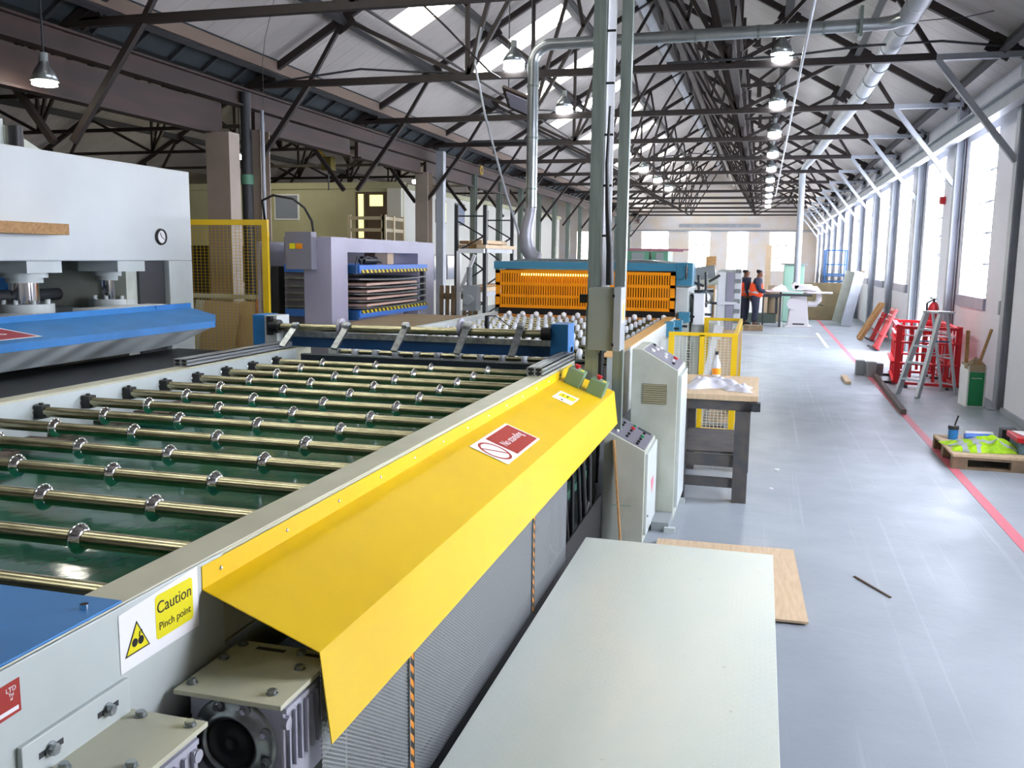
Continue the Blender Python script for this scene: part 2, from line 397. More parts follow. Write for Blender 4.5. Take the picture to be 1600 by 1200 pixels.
# far gable wall
fw = MB(); xs = [(-12.9, -11.1), (-8.27, -6.41), (-5.0, -3.57), (-2.41, -1.01), (.38, 2.03)]; prev = XL
for a, b_ in xs:
    fw.box((prev, YF, 0), (a, YF+.35, 4.9)); fw.box((a, YF, 0), (b_, YF+.35, 1.3)); fw.box((a, YF, 3.9), (b_, YF+.35, 4.9)); prev = b_
fw.box((prev, YF, 0), (XW+.3, YF+.35, 4.9))
for cx in (RX, 2*XV-RX):
    fw.prism([(cx-6.2, YF, 4.9), (cx+6.2, YF, 4.9), (cx, YF, 8.6)], (0, .35, 0))
struct('wall_far', fw, 'brickx')
for i, (a, b_) in enumerate(xs):
    wn += 1; fr = MB()
    for q in range(4): p = a+(b_-a)*q/3; fr.box((p-.03, YF+.2, 1.3), (p+.03, YF+.25, 3.9))
    for q in range(4): z = 1.3+2.6*q/3; fr.box((a, YF+.2, z-.03), (b_, YF+.25, z+.03))
    w = struct('window_%d' % wn, fr, 'whiteb'); part('pane', MB().box((a, YF+.26, 1.3), (b_, YF+.27, 3.9)), 'farw', w)
struct('trim_1', MB().box((-5.7, YF-.12, 4.22), (-.25, YF, 4.45)), 'pgrey')
struct('trim_2', MB().cyl((-10.5, YF-.1, 3.98), (XW, YF-.1, 3.98), .06, 8), 'pgrey')
bw = MB().box((XL, YB-.3, 0), (XW+.3, YB, 4.9))
for cx in (RX, 2*XV-RX): bw.prism([(cx-6.2, YB, 4.9), (cx+6.2, YB, 4.9), (cx, YB, 8.6)], (0, -.3, 0))
struct('wall_near', bw, 'brickx')
struct('wall_left', MB().box((XL-.3, YB, 0), (XL, YF, 5.0)), mat('dim brown wall paint', '7a7262', .8))
# roof slopes with rooflight openings on the slope left of the ridge
def slope(xa, xb, cx, holes, name='ceiling'):
    """one roof slope between x=xa and x=xb about a ridge at cx, as boards with the rooflight holes left open"""
    z = lambda x: RZ-SL*abs(x-cx)
    mb = MB()
    def pan(x0, x1, y0, y1):
        s = 1 if (x0+x1)/2 > cx else -1
        mb.add([(x0, y0, z(x0)), (x1, y0, z(x1)), (x1, y1, z(x1)), (x0, y1, z(x0)), (x0, y0, z(x0)+.08), (x1, y0, z(x1)+.08), (x1, y1, z(x1)+.08), (x0, y1, z(x0)+.08)],
               [(0, 3, 2, 1), (4, 5, 6, 7), (0, 1, 5, 4), (1, 2, 6, 5), (2, 3, 7, 6), (3, 0, 4, 7)])
    py = YB
    for (h0, h1, y0, y1) in holes:
        pan(xa, xb, py, y0); pan(xa, h0, y0, y1); pan(h1, xb, y0, y1); py = y1
    pan(xa, xb, py, YF)
    struct(name, mb, 'roof')
    return z
H = [(-6.55, -4.35, t+1.35, t+2.4) for t in [TY[0]-4.14*2+4.14*k for k in range(16)] if t+2.4 < YF]
zf = slope(-7.95, RX, RX, H)
slope(RX, XW+.35, RX, [])
CX2 = 2*XV-RX
slope(XL-.3, CX2, CX2, []); H2 = [(CX2+1.8, CX2+3.6, t+1.4, t+2.3) for t in TY[3:13:3]]
slope(CX2, XV-.6, CX2, [])
for h0, h1, y0, y1 in H:
    wn += 1; a, b_ = zf(h0), zf(h1); o = .05
    w = struct('window_%d' % wn, MB().prism([(h0, y0, a+.09), (h1, y0, b_+.09), (h1, y0, b_+.12), (h0, y0, a+.12)], (0, y1-y0, 0)), 'skyl')
# valley: dark lining, gutter and fascias
struct('trim_3', MB().prism([(-7.95, YB, 5.24), (-8.5, YB, 4.86), (-8.7, YB, 4.86), (-9.2, YB, 5.24), (-9.2, YB, 5.3), (-7.95, YB, 5.3)], (0, YF-YB, 0)), 'roofdark')
struct('trim_4', MB().box((-8.0, YB, 5.02), (-7.9, YF, 5.2)), mat('brown grey timber fascia', '6d5c50', .7))
mb = MB()
y = YB+.4
while y < YF: mb.bar((-7.97, y, 5.2), (-8.48, y, 4.84), .06); y += .8
struct('trim_5', mb, 'dark')
struct('trim_6', MB().box((XW-.12, YB, 5.02), (XW+.1, YF, 5.2)), 'pgrey')
# red floor line, white marking
struct('trim_7', MB().box((1.9, -5, 0), (1.99, 62, .003)), mat('red floor tape', 'cc6a78', .5))
struct('trim_8', MB().box((-.4, 25.6, 0), (1.6, 25.68, .003)).box((1.55, 22.5, 0), (1.63, 27, .003)), mat('pale floor tape', 'dcdcc0', .5))
# rounded kerb foot of the near right wall panel
struct('baseboard_right', MB().box((XW-.14, YB, 0), (XW, 13.6, .07)), 'pgrey')
struct('trim_9', MB().box((XW-.1, 9.9, 0), (XW+.02, 13.6, 5.1)), 'brick')

# ---------------------------------------------------------------- roof trusses
def truss(y, cx, sgn_r, name, label, group, grey_right):
    t = thing(name, label, 'roof truss', (cx, y, 4.82), group)
    z = lambda o: RZ-.16-SL*abs(o)
    P = lambda o, zz: (cx+o, y, zz)
    zb = 4.82
    part('rafter', MB().bar(P(-5.95, z(5.95)+.02), P(0, z(0)), .09, .11), 'truss', t)
    part('rafter', MB().bar(P(5.95, z(5.95)+.02), P(0, z(0)), .09, .11), 'truss', t)
    if grey_right:
        part('bottom_chord', MB().bar(P(-5.9, zb), P(4.75, zb), .1, .075).bar(P(-5.9, zb+.06), P(4.75, zb+.05), .03, .03), 'truss', t)
        part('bottom_chord', MB().bar(P(4.75, zb), P(5.9, zb), .1, .08), 'pgrey', t, 'pale grey painted end of the bottom chord')
    else: part('bottom_chord', MB().bar(P(-5.9, zb), P(5.9, zb), .1, .075), 'truss', t)
    webs = [(-2, zb, -2, z(2)), (2, zb, 2, z(2)), (-2, zb, 0, z(0)), (2, zb, 0, z(0)), (-2, zb, -4.1, z(4.1)), (2, zb, 4.1, z(4.1)), (-2, zb, -1.2, z(1.2)), (2, zb, 1.2, z(1.2)),
            (-4.75, zb, -4.1, z(4.1)), (4.75, zb, 4.1, z(4.1)), (-2, 5.9, -2.85, z(2.85)), (2, 5.9, 2.85, z(2.85)), (-1, (z(0)+zb)/2, -1.2, z(1.2)), (1, (z(0)+zb)/2, 1.2, z(1.2))]
    for a, b_, c, d in webs:
        part('strut', MB().bar(P(a, b_), P(c, d), .065), 'truss', t)
    for s in (-1, 1):
        part('knee_brace', MB().bar(P(s*4.75, zb), P(s*5.85, 3.42), .08), 'pgrey' if grey_right and s > 0 else 'truss', t)
        for o in (4.1, 5.55, 2.85): part('gusset_plate', MB().cbox(P(s*o, z(o)-.04), (.34, .03, .26), Ry(s*.53)), 'truss', t)
    return t
for i, y in enumerate(TY):
    truss(y, RX, 1, 'roof_truss', 'dark brown steel truss over the main bay, %s to the camera' % ORD[i], 'trusses of the main bay', True)
for i, y in enumerate(TY[:9]):
    truss(y, CX2, 1, 'roof_truss', 'dark steel truss over the dim left bay, %s to the camera' % ORD[i], 'trusses of the left bay', False)
zr = lambda o: RZ-.07-SL*abs(o)
PN = {-5.4: 'lowest on the left slope, above the gutter', -4.1: 'second lowest on the left slope', -2.85: 'halfway up the left slope', -1.5: 'upper left slope', 1.5: 'upper right slope', 2.85: 'halfway up the right slope', 4.1: 'second lowest on the right slope', 5.6: 'lowest on the right slope, above the window wall'}
for o, w in PN.items():
    solo('roof_purlin', MB().box((RX+o-.045, YB, zr(o)-.19), (RX+o+.045, YF, zr(o)-.02), Ry(.5*(1 if o > 0 else -1)), (RX+o, 0, zr(o)-.1)), 'purl',
         'dark roof purlin of the main bay, ' + w, 'purlin', (RX+o, 0, zr(o)), 'purlins of the main bay')
for o, w in ((-4.1, 'low on the outer slope'), (-2, 'high on the outer slope'), (2, 'high on the inner slope'), (4.1, 'low on the inner slope')):
    solo('roof_purlin', MB().box((CX2+o-.045, YB, zr(o)-.19), (CX2+o+.045, YF, zr(o)-.02)), 'purl', 'dark roof purlin of the dim left bay, ' + w, 'purlin', (CX2+o, 0, zr(o)), 'purlins of the left bay')
t = thing('longitudinal_bracing', 'dark bracing lattice running the length of the hall under the ridge', 'bracing', (-.6, 2, 4.9))
part('ridge_tie', MB().box((RX-.1, YB+.05, 7.88), (RX+.1, YF-.05, 8.2)), 'truss', t)
for x, z0, z1 in ((-1.96, 7.3, 7.5), (-1.96, 6.6, 6.7), (-.6, 5.08, 5.16), (-.6, 5.9, 6.0)):
    part('tie', MB().box((x-.06, YB+.05, z0), (x+.06, YF-.05, z1)), 'truss', t)
for k in range(13):
    y = TY[k]
    part('brace', MB().bar((-.6, y, 4.9), (-.6, y+2.07, 7.0), .06).bar((-.6, y+4.14, 4.9), (-.6, y+2.07, 7.0), .06), 'truss', t)
    part('brace', MB().bar((-2.6, y, 8.1), (-2.3, y+2.07, 7.0), .05).bar((-2.3, y+2.07, 7.0), (-2.6, y+4.14, 8.1), .05), 'truss', t)
solo('ridge_strip', MB().box((-3.12, YB, 7.93), (-2.9, YF, 7.97), Ry(-.53), (-3.02, 0, 7.95)), 'pgrey', 'pale ridge capping strip, coloured light for daylight along the ridge', 'ridge cap', (-3, 0, 7.95))  # ridge capping; its pale colour stands in for daylight at the ridge
solo('roof_conduit', MB().tube([(-6.0, 3, 5.75), (-6.0, 60, 5.75)], .025, 6), 'truss', 'thin conduit clipped along the left roof slope below the rooflights', 'conduit', (-6, 3, 5.75))

# ---------------------------------------------------------------- right wall steel
for i, y in enumerate(TY):
    t = thing('wall_column', 'pale grey steel column against the right window wall, %s to the camera' % ORD[i], 'column', (3.25, y, 0), 'columns of the window wall')
    part('column_post', MB().box((3.24, y-.09, 0), (3.26, y+.09, 5.0)).box((3.36, y-.09, 0), (3.38, y+.09, 5.0)).box((3.26, y-.01, 0), (3.36, y+.01, 5.0)), 'pgrey', t)
    part('base_plate', MB().box((3.14, y-.14, 0), (3.39, y+.14, .02)), 'pgrey', t)
    part('downpipe', MB().cyl((3.34, y+.17, 0), (3.34, y+.17, 5.0), .035, 8), 'pgrey', t)
solo('crane_rail_beam', MB().box((3.06, YB+.1, 4.14), (3.22, YF, 4.17)).box((3.13, YB+.1, 4.17), (3.15, YF, 4.36)).box((3.06, YB+.1, 4.36), (3.22, YF, 4.39)), 'pgrey',
     'long pale grey steel beam running above the windows of the right wall', 'beam', (3.14, 0, 4.2))
# ---------------------------------------------------------------- valley girders and columns
solo('valley_girder', MB().box((-8.62, YB+.1, 4.74), (-8.4, 64, 4.77)).box((-8.52, YB+.1, 4.5), (-8.48, 64, 4.74)).box((-8.62, YB+.1, 4.47), (-8.4, 64, 4.5)), 'red_ox', 'long red brown steel girder under the valley gutter, upper flange beam', 'girder', (-8.5, 0, 4.6))
solo('valley_girder', MB().box((-8.66, 4.5, 3.97), (-8.56, 13.2, 4.44)).box((-8.7, 4.5, 3.94), (-8.5, 13.2, 3.97)), 'red_ox', 'deep plate girder hung below the valley beam over the white press', 'girder', (-8.6, 9, 4.2))
for i, (a, b_) in enumerate(((14.1, 17.8), (18.2, 21.9), (22.3, 26.1), (26.4, 30.3))):
    solo('valley_girder', MB().box((-8.58, a, 4.14), (-8.5, b_, 4.45)).box((-8.64, a, 4.11), (-8.42, b_, 4.14)), 'red_ox', 'short red brown plate girder in the valley line, %s past the first columns' % ORD[i], 'girder', (-8.55, a, 4.3), 'short valley girders')
def icol(x, y, w, d, top, m, name='valley_column', label='', group='valley columns'):
    t = thing(name, label, 'column', (x, y, 0), group)
    part('column_post', MB().box((x-w/2, y-d/2, 0), (x+w/2, y-d/2+.02, top)).box((x-w/2, y+d/2-.02, 0), (x+w/2, y+d/2, top)).box((x-.012, y-d/2+.02, 0), (x+.012, y+d/2-.02, top)), m, t)
    part('base_plate', MB().box((x-w/2-.05, y-d/2-.05, 0), (x+w/2+.05, y+d/2+.05, .025)), m, t)
    return t
M['colbe'] = mat('dusty beige column paint', 'a8998c', .6, col2='8e8276', scale=1)
t = thing('valley_column', 'wide beige box column beside the white press, left of the pair', 'column', (-8.5, 12.95, 0), 'valley columns')
part('column_post', MB().box((-8.62, 12.82, 0), (-8.2, 13.12, 3.95)), 'colbe', t)
t = icol(-8.35, 13.9, .3, .3, 4.1, 'colbe', label='beige steel column with pipes, right of the pair behind the yellow fence')
part('downpipe', MB().cyl((-8.42, 13.68, 0), (-8.42, 13.68, 4.7), .09, 12), 'dark', t, 'dark round downpipe')
part('pipe_collar', MB().cyl((-8.42, 13.68, 3.2), (-8.42, 13.68, 3.36), .105, 12), 'mgreen', t, 'green collar')
part('conduit', MB().cyl((-8.12, 13.7, 0), (-8.12, 13.7, 4.4), .03, 8), 'pgrey', t)
icol(-8.45, 22.0, .34, .34, 4.15, 'colbe', label='beige steel column past the lavender press')
t = thing('valley_column', 'slim pale channel column beside the second pair, right of it', 'column', (-8.1, 22.3, 0), 'valley columns')
part('column_post', MB().box((-8.2, 22.2, 0), (-8.0, 22.4, 4.7)), 'pgrey', t)
k = 0
y = 26.3
while y < 62:
    icol(-8.5, y, .17, .2, 4.47, 'post', label='pale steel column in the valley row, %s beyond the timber rack' % ORD[k] if k < 14 else 'pale steel column', name='valley_column'); k += 1; y += 2.75
# ---------------------------------------------------------------- lamps
def lamp(x, y, z, label, r=.2, lit=True, m='lamp', hang=None, dh=.1):
    t = thing('high_bay_lamp', label, 'lamp', (x, y, z), 'high bay lamps')
    part('lamp_shade', MB().lathe([(.05, .24), (.07, .2), (r*.6, .13), (r*.82, .02), (r*.8, .02), (r*.55, .12), (.05, .17)], (x, y, z)), 'galv', t)
    part('lamp_housing', MB().cyl((x, y, z+.2), (x, y, z+.34), .05, 12), 'grey', t)
    part('diffuser', MB().lathe([(.001, -dh), (r*.6, -dh), (r*.72, -dh*.8), (r*.72, .0), (r*.6, .03), (.001, .03)], (x, y, z), 'Z', 24), m, t, 'glowing lamp face')
    if hang: part('hanger_rod', MB().cyl((x, y, z+.34), (x, y, hang), .012, 6), 'dark', t)
    return t
for i in range(2, 12):
    y = TY[i]
    lamp(.12, y, 4.94, 'round high bay lamp above the aisle, %s of its row' % ORD[i-2])
    b_ = solo('lamp_bracket', MB().bar((-.6, y, 5.28), (.05, y, 5.3), .06).bar((.05, y, 5.3), (.45, y, 5.75), .05).bar((0, y, 5.3), (0, y, 4.86), .05).cbox((-.22, y, 5.22), (.08, .08, .3)), 'truss',
              'dark steel bracket carrying an aisle lamp, %s of its row' % ORD[i-2], 'bracket', (-.6, y, 5.28), 'aisle lamp brackets')
for i in range(2, 9):
    y = TY[i]; lamp(-3.95 if i > 2 else -3.85, y, 4.98 if i > 2 else 5.0, 'round high bay lamp left of the ridge, %s of its row' % ORD[i-2], .22)
for i, (px_, py_, yy) in enumerate(((70, 130, 9.0), (267, 184, 16.5), (416, 219, 20.5))):
    p = at(px_, py_, Y=yy); lamp(p.x, p.y, p.z, 'round lit lamp in the dim left bay, %s from the left edge' % ('first', 'second', 'third')[i], .19, dh=.03, m='lampv', hang=8.31-.58*abs(p.x-(RX if p.x > XV else 2*XV-RX)))
for i, (x, y) in enumerate(((-15, 2), (-15, 24), (-13, 33), (-15, 45))): lamp(x, y, 4.9, 'round lamp added to brighten the dim left bay, %s' % ORD[i], .2, m='lampw', hang=8.3-.58*abs(x-2*XV+RX))  # added lamps, made strong to brighten the left bay
# ================================================================ NEAR CONVEYOR
K = .785                                                # all its sizes follow the rail height of 1.304 m
XO, XI, ZT = -1.29, -1.40, 1.304                        # outer and inner edge of the right rail, rail top
XLI, XLO = -3.60, -3.71
cv = thing('roller_conveyor', 'long grey green roller conveyor with a yellow side cover and chrome disc wheels, nearest machine', 'conveyor', (-2.5, 3.5, 0))
rail = MB().box((XI, -.4, ZT-.006), (XO, 6.42, ZT)).box((XO-.006, -.4, 1.06), (XO, 6.42, ZT-.006)).box((XI, -.4, 1.05), (XI+.006, 6.42, ZT-.006)).box((XI, -.4, 1.05), (XO, 6.42, 1.056))
part('side_rail', rail, 'railtop', cv, bev=.003)
part('side_rail', MB().box((XLO, -.4, 1.05), (XLI, 6.75, ZT)), 'railtop', cv, bev=.003)
part('rail_liner', MB().box((XLI, -.4, 1.08), (XLI+.004, 6.5, ZT-.012)), 'white', cv, 'pale inner face of the far rail')
part('side_plate', MB().box((XO, -.4, .72), (XO+.006, 1.92, ZT-.004)), 'white', cv, 'white side face at the near end', bev=.002)
part('side_plate', MB().box((XO-.03, 1.9, .45), (XO-.02, 6.3, 1.06)), 'white', cv)
part('bed_panel', MB().box((XLI, -.4, 1.04), (XI, 6.3, 1.05)), 'gbed', cv, 'glossy dark green panel under the rollers')
part('blue_cover', MB().box((-3.71, -.4, ZT+.002), (XO+.004, 1.552, ZT+.008)), 'blue', cv, 'blue cover plate across the near end', bev=.002)
for x, y in ((-1.33, 1.49), (-1.33, 1.0), (-2.4, 1.49), (-3.4, 1.49)): part('cover_bolt', MB().cyl((x, y, ZT+.008), (x, y, ZT+.018), .009, 10), 'chrome', cv)
# legs below the frame
for x in (XO-.08, XLI-.05):
    for y in (.3, 3.2, 6.0):
        part('leg', MB().box((x-.05, y-.05, 0), (x+.05, y+.05, 1.04)), 'white', cv)
# trays along the far rail
for j in range(-5, 7):
    y = 3.78+.3376*j
    part('side_tray', MB().box((XLI, y+.06, 1.1), (XLI+.26, y+.28, 1.106)).box((XLI+.255, y+.06, 1.1), (XLI+.265, y+.28, 1.115)), 'brown', cv)
# rollers with wheels
wheelprof = [(.0265, -.021), (.033, -.019), (.037, -.010), (.043, -.006), (.046, 0), (.043, .006), (.037, .010), (.033, .019), (.0265, .021)]
wx = [-1.4-.033-.436*i for i in range(6)]
y0 = 3.78-6*.3376; zr_ = 1.226
r0 = part('roller', MB().cyl((XLI+.03, y0, zr_), (XI-.002, y0, zr_), .0262, 20), 'brassy', cv)
part('wheel', MB().lathe(wheelprof, (wx[0], y0, zr_), 'X', 24), 'chrome', r0, 'chrome grooved disc wheel')
w0 = r0.children[0]
for x in wx[1:]:
    c = w0.copy(); C.objects.link(c); c.location = (w0.location.x+x-wx[0], 0, 0)
bb = part('bearing_block', MB().box((XLI+.004, y0-.03, zr_-.035), (XLI+.06, y0+.03, zr_+.035)).cyl((XLI+.03, y0, zr_+.035), (XLI+.03, y0, zr_+.045), .012, 8), 'black', r0, 'black bearing block', bev=.004)
for j in range(1, 14):
    c = dup(r0); c.location = (r0.location.x, r0.location.y+.3376*j, r0.location.z)
# yellow side cover
GA, GB = 1.83, 6.26
gz = [(XO+.008, 1.292), (XO+.008, 1.235), (-.968, 1.115), (-.940, .885)]
gd = part('side_cover', MB().sheet(gz, GA, GB, .003), 'yellow', cv, 'glossy yellow folded sheet cover along the side')
for k in range(13):
    y = 1.909+.331*k
    part('screw', MB().lathe([(.0001, .004), (.004, .0035), (.0065, .0)], (XO+.0085, y, 1.262), 'X', 10), 'chrome', gd)
# signs on the cover: local axes follow the sloping sheet
sl = (Vector((gz[2][0], 0, gz[2][1]))-Vector((gz[1][0], 0, gz[1][1]))).normalized(); nrm = Vector((-sl.z, 0, sl.x)) * (1 if sl.x > 0 else -1)
if nrm.z < 0: nrm = -nrm
def sheet_uv(p, y, lift=.002):
    return Vector((gz[1][0], y, gz[1][1]))+sl*p+nrm*lift
def on_cover(parent, name, m, polys, lift, label=None):
    mb = MB()
    for pl in polys: mb.prism([sheet_uv(p, y, lift) for p, y in pl], nrm*.0006)
    return part(name, mb, m, parent, label)
# "No standing" sign: long side runs along the hall
ya, yb, pa, pb = 3.37, 3.70, .10, .245
sg = part('safety_sign', MB().prism([sheet_uv(pa, ya), sheet_uv(pb, ya), sheet_uv(pb, yb), sheet_uv(pa, yb)], nrm*.0008), 'paper', gd, 'white and red No standing sign')
bpy.data.objects.remove(sg)
sg = part('safety_sign', MB().prism([sheet_uv(.068, 3.725), sheet_uv(.262, 3.725), sheet_uv(.262, 4.315), sheet_uv(.068, 4.315)], nrm*.0008), 'paper', gd, 'white and red No standing sign on the yellow cover')
on_cover(sg, 'red_field', 'redm', [[(.082, 3.925), (.249, 3.925), (.249, 4.3), (.082, 4.3)]], .003)
def ring(c0, c1, r0_, r1_, n=28):
    out = []
    for i in range(n):
        a, b = 2*math.pi*i/n, 2*math.pi*(i+1)/n
        out.append([(c0+r0_*math.cos(a), c1+r0_*math.sin(a)), (c0+r1_*math.cos(a), c1+r1_*math.sin(a)), (c0+r1_*math.cos(b), c1+r1_*math.sin(b)), (c0+r0_*math.cos(b), c1+r0_*math.sin(b))])
    return out
on_cover(sg, 'prohibition_ring', 'redm', ring(.165, 3.822, .07, .083)+[[(.105, 3.768), (.112, 3.762), (.225, 3.874), (.218, 3.882)]], .003)
o_ = sheet_uv(.165, 4.112, .0036)
part('lettering', text('No standing', .062, frame4(o_, (0, 1, 0), -sl)), 'paper', sg)
s2 = part('safety_sign', MB().prism([sheet_uv(.084, 5.29), sheet_uv(.215, 5.29), sheet_uv(.215, 5.55), sheet_uv(.084, 5.55)], nrm*.0008), 'paper', gd, 'small white and yellow caution label on the yellow cover')
on_cover(s2, 'yellow_field', 'lime', [[(.1, 5.40), (.205, 5.40), (.205, 5.505), (.1, 5.505)]], .003)
on_cover(s2, 'warning_mark', 'ink', [[(.13, 5.33), (.15, 5.31), (.15, 5.35)], [(.12, 5.43), (.125, 5.43), (.125, 5.48), (.12, 5.48)], [(.15, 5.43), (.157, 5.43), (.157, 5.49), (.15, 5.49)]], .0036)
# push button boxes at the far end of the cover
for (x0_, y0_, x1_, y1_), nm in (((884, 577, 909, 604), 'left'), ((918, 594, 944, 620), 'right')):
    a = at(x0_, y0_, Y=5.84); b = at(x1_, y1_, Y=5.84); w = .105; h = .095
    pb_ = part('push_button_box', MB().box((a.x, 5.84, b.z), (b.x, 5.96, a.z), Ry(.36)), 'estop', cv, 'pale green push button box', bev=.004)
    c_ = Vector(((a.x+b.x)/2, 5.9, (a.z+b.z)/2)); up = Vector((math.sin(.36), 0, math.cos(.36))); tp = c_+up*(a.z-b.z)/2; sx = Vector((math.cos(.36), 0, -math.sin(.36)))
    q = tp-sx*.012
    part('push_button', MB().cyl(q, q+up*.015, .012, 12).cyl(q+up*.015, q+up*.027, .02, 14), 'red', pb_, 'red mushroom push button')
    part('cable_gland', MB().cyl(tp-sx*.02+Vector((0, .045, 0)), tp-sx*.02+Vector((0, .045, 0))+up*.02, .012, 10), 'black', pb_)
    part('button_label', MB().cbox(tp+sx*.03+up*.001, (.025, .035, .002), Ry(.36)), 'lime', pb_)
    part('box_stay', MB().bar(c_-up*.04, c_-up*.12+Vector((0, .02, 0)), .06, .004), 'steel', pb_)
# "Caution Pinch point" sign on the white side face
FX = XO+.0065
def face_poly(pts, lift=0): return [Vector((FX+lift, y, z)) for y, z in pts]
def on_face(par, name, m, polys, lift, label=None):
    mb = MB()
    for pl in polys: mb.prism(face_poly(pl, lift), (.0005, 0, 0))
    return part(name, mb, m, par, label)
sp = [o for o in cv.children if o.name.startswith('side_plate')][0]
cs = on_face(sp, 'caution_sign', 'paper', [[(1.533, 1.151), (1.812, 1.150), (1.812, 1.300), (1.533, 1.283)]], .0003, 'white and yellow Caution Pinch point sign')
def rrect(a, b, c, d, r):
    out = []
    for cx, cy, s in ((b-r, d-r, 0), (a+r, d-r, 1), (a+r, c+r, 2), (b-r, c+r, 3)):
        for k in range(5):
            t = math.pi/2*(s+k/4); out.append((cx+r*math.cos(t), cy+r*math.sin(t)))
    return out
cs2 = MB()
part('sign_field', MB().prism(face_poly(rrect(1.652, 1.79, 1.178, 1.282, .01), .001), (.0005, 0, 0)), 'lime', sp)
part('sign_field', MB().prism(face_poly([(1.547, 1.181), (1.629, 1.181), (1.588, 1.252)], .001), (.0005, 0, 0)), 'ink', sp)
part('sign_field', MB().prism(face_poly([(1.5525, 1.1845), (1.6235, 1.1845), (1.588, 1.245)], .0015), (.0005, 0, 0)), 'lime', sp)
lt = text('Caution', .04, frame4((FX+.0018, 1.721, 1.25), (0, 1, 0), (0, 0, 1))); l2 = text('Pinch point', .026, frame4((FX+.0018, 1.721, 1.206), (0, 1, 0), (0, 0, 1)))
lt.add(l2.v, l2.f); part('lettering', lt, 'ink', sp)
mk = MB()
for y, z in ((1.579, 1.205), (1.599, 1.204)): mk.cyl((FX+.0015, y, z), (FX+.0024, y, z), .0095, 16)
mk.tube([(FX+.002, 1.594, 1.213), (FX+.002, 1.596, 1.224), (FX+.002, 1.602, 1.226), (FX+.002, 1.604, 1.218)], .0016, 6)
part('pinch_symbol', mk, 'ink', sp)
rp = on_face(sp, 'maker_plate', 'redm', [[(1.06, 1.2), (1.266, 1.208), (1.266, 1.273), (1.06, 1.265)]], .0003, 'dark red metal plate')
lt = text('LTD', .013, frame4((FX+.0012, 1.245, 1.258), (0, 1, 0), (0, 0, 1)))
for z, s in ((1.248, 'Tel'), (1.24, 'sf')): q = text(s, .009, frame4((FX+.0012, 1.245, z), (0, 1, 0), (0, 0, 1))); lt.add(q.v, q.f)
lt.prism(face_poly([(1.2, 1.213), (1.26, 1.214), (1.26, 1.222), (1.2, 1.221)], .001), (.0004, 0, 0))
part('lettering', lt, 'paper', sp)
# mesh skirt and its hazard tapes, black sheets standing in for the shade inside
MX = -.974
for a, b_ in ((1.84, 2.40), (2.425, 3.93), (3.955, 4.70)):
    part('mesh_panel', MB().box((MX, a, .385), (MX+.002, b_, 1.08)), 'meshd', cv)
for y in (2.412, 3.942):
    part('hazard_tape', MB().box((MX+.001, y-.016, .385), (MX+.006, y+.016, 1.09)), 'hazo', cv)
    part('mesh_edge', MB().box((MX, y-.021, .385), (MX+.008, y-.016, 1.09)).box((MX, y+.016, .385), (MX+.008, y+.021, 1.09)), 'steel', cv)
part('shade_sheet', MB().box((-1.04, 1.2, .0), (-1.03, 6.2, .38)), 'black', cv)
part('shade_sheet', MB().box((-1.25, 1.2, .0), (-1.24, 6.2, .98)), 'black', cv)
cb = MB()
for i in range(7):
    y = 4.75+.18*i; z = 1.0
    cb.tube([(-1.1, y, z), (-1.08+.03*random.random(), y+.03, .7), (-1.05, y-.05+.1*random.random(), .4), (-1.08, y+.08, .05)], .012+.006*random.random(), 8)
cb.tube([(-1.06, 4.6, .5), (-1.04, 4.9, .3), (-1.05, 5.4, .25), (-1.06, 5.9, .45)], .016, 8)
part('cables', cb, 'black', cv, 'black hanging cables')
part('inner_frame', MB().box((-1.15, 5.05, 0), (-1.1, 5.1, 1.0)).box((-1.15, 4.6, .55), (-1.1, 6.1, .6)), mat('dark green steel', '1f4a3a', .5), cv)

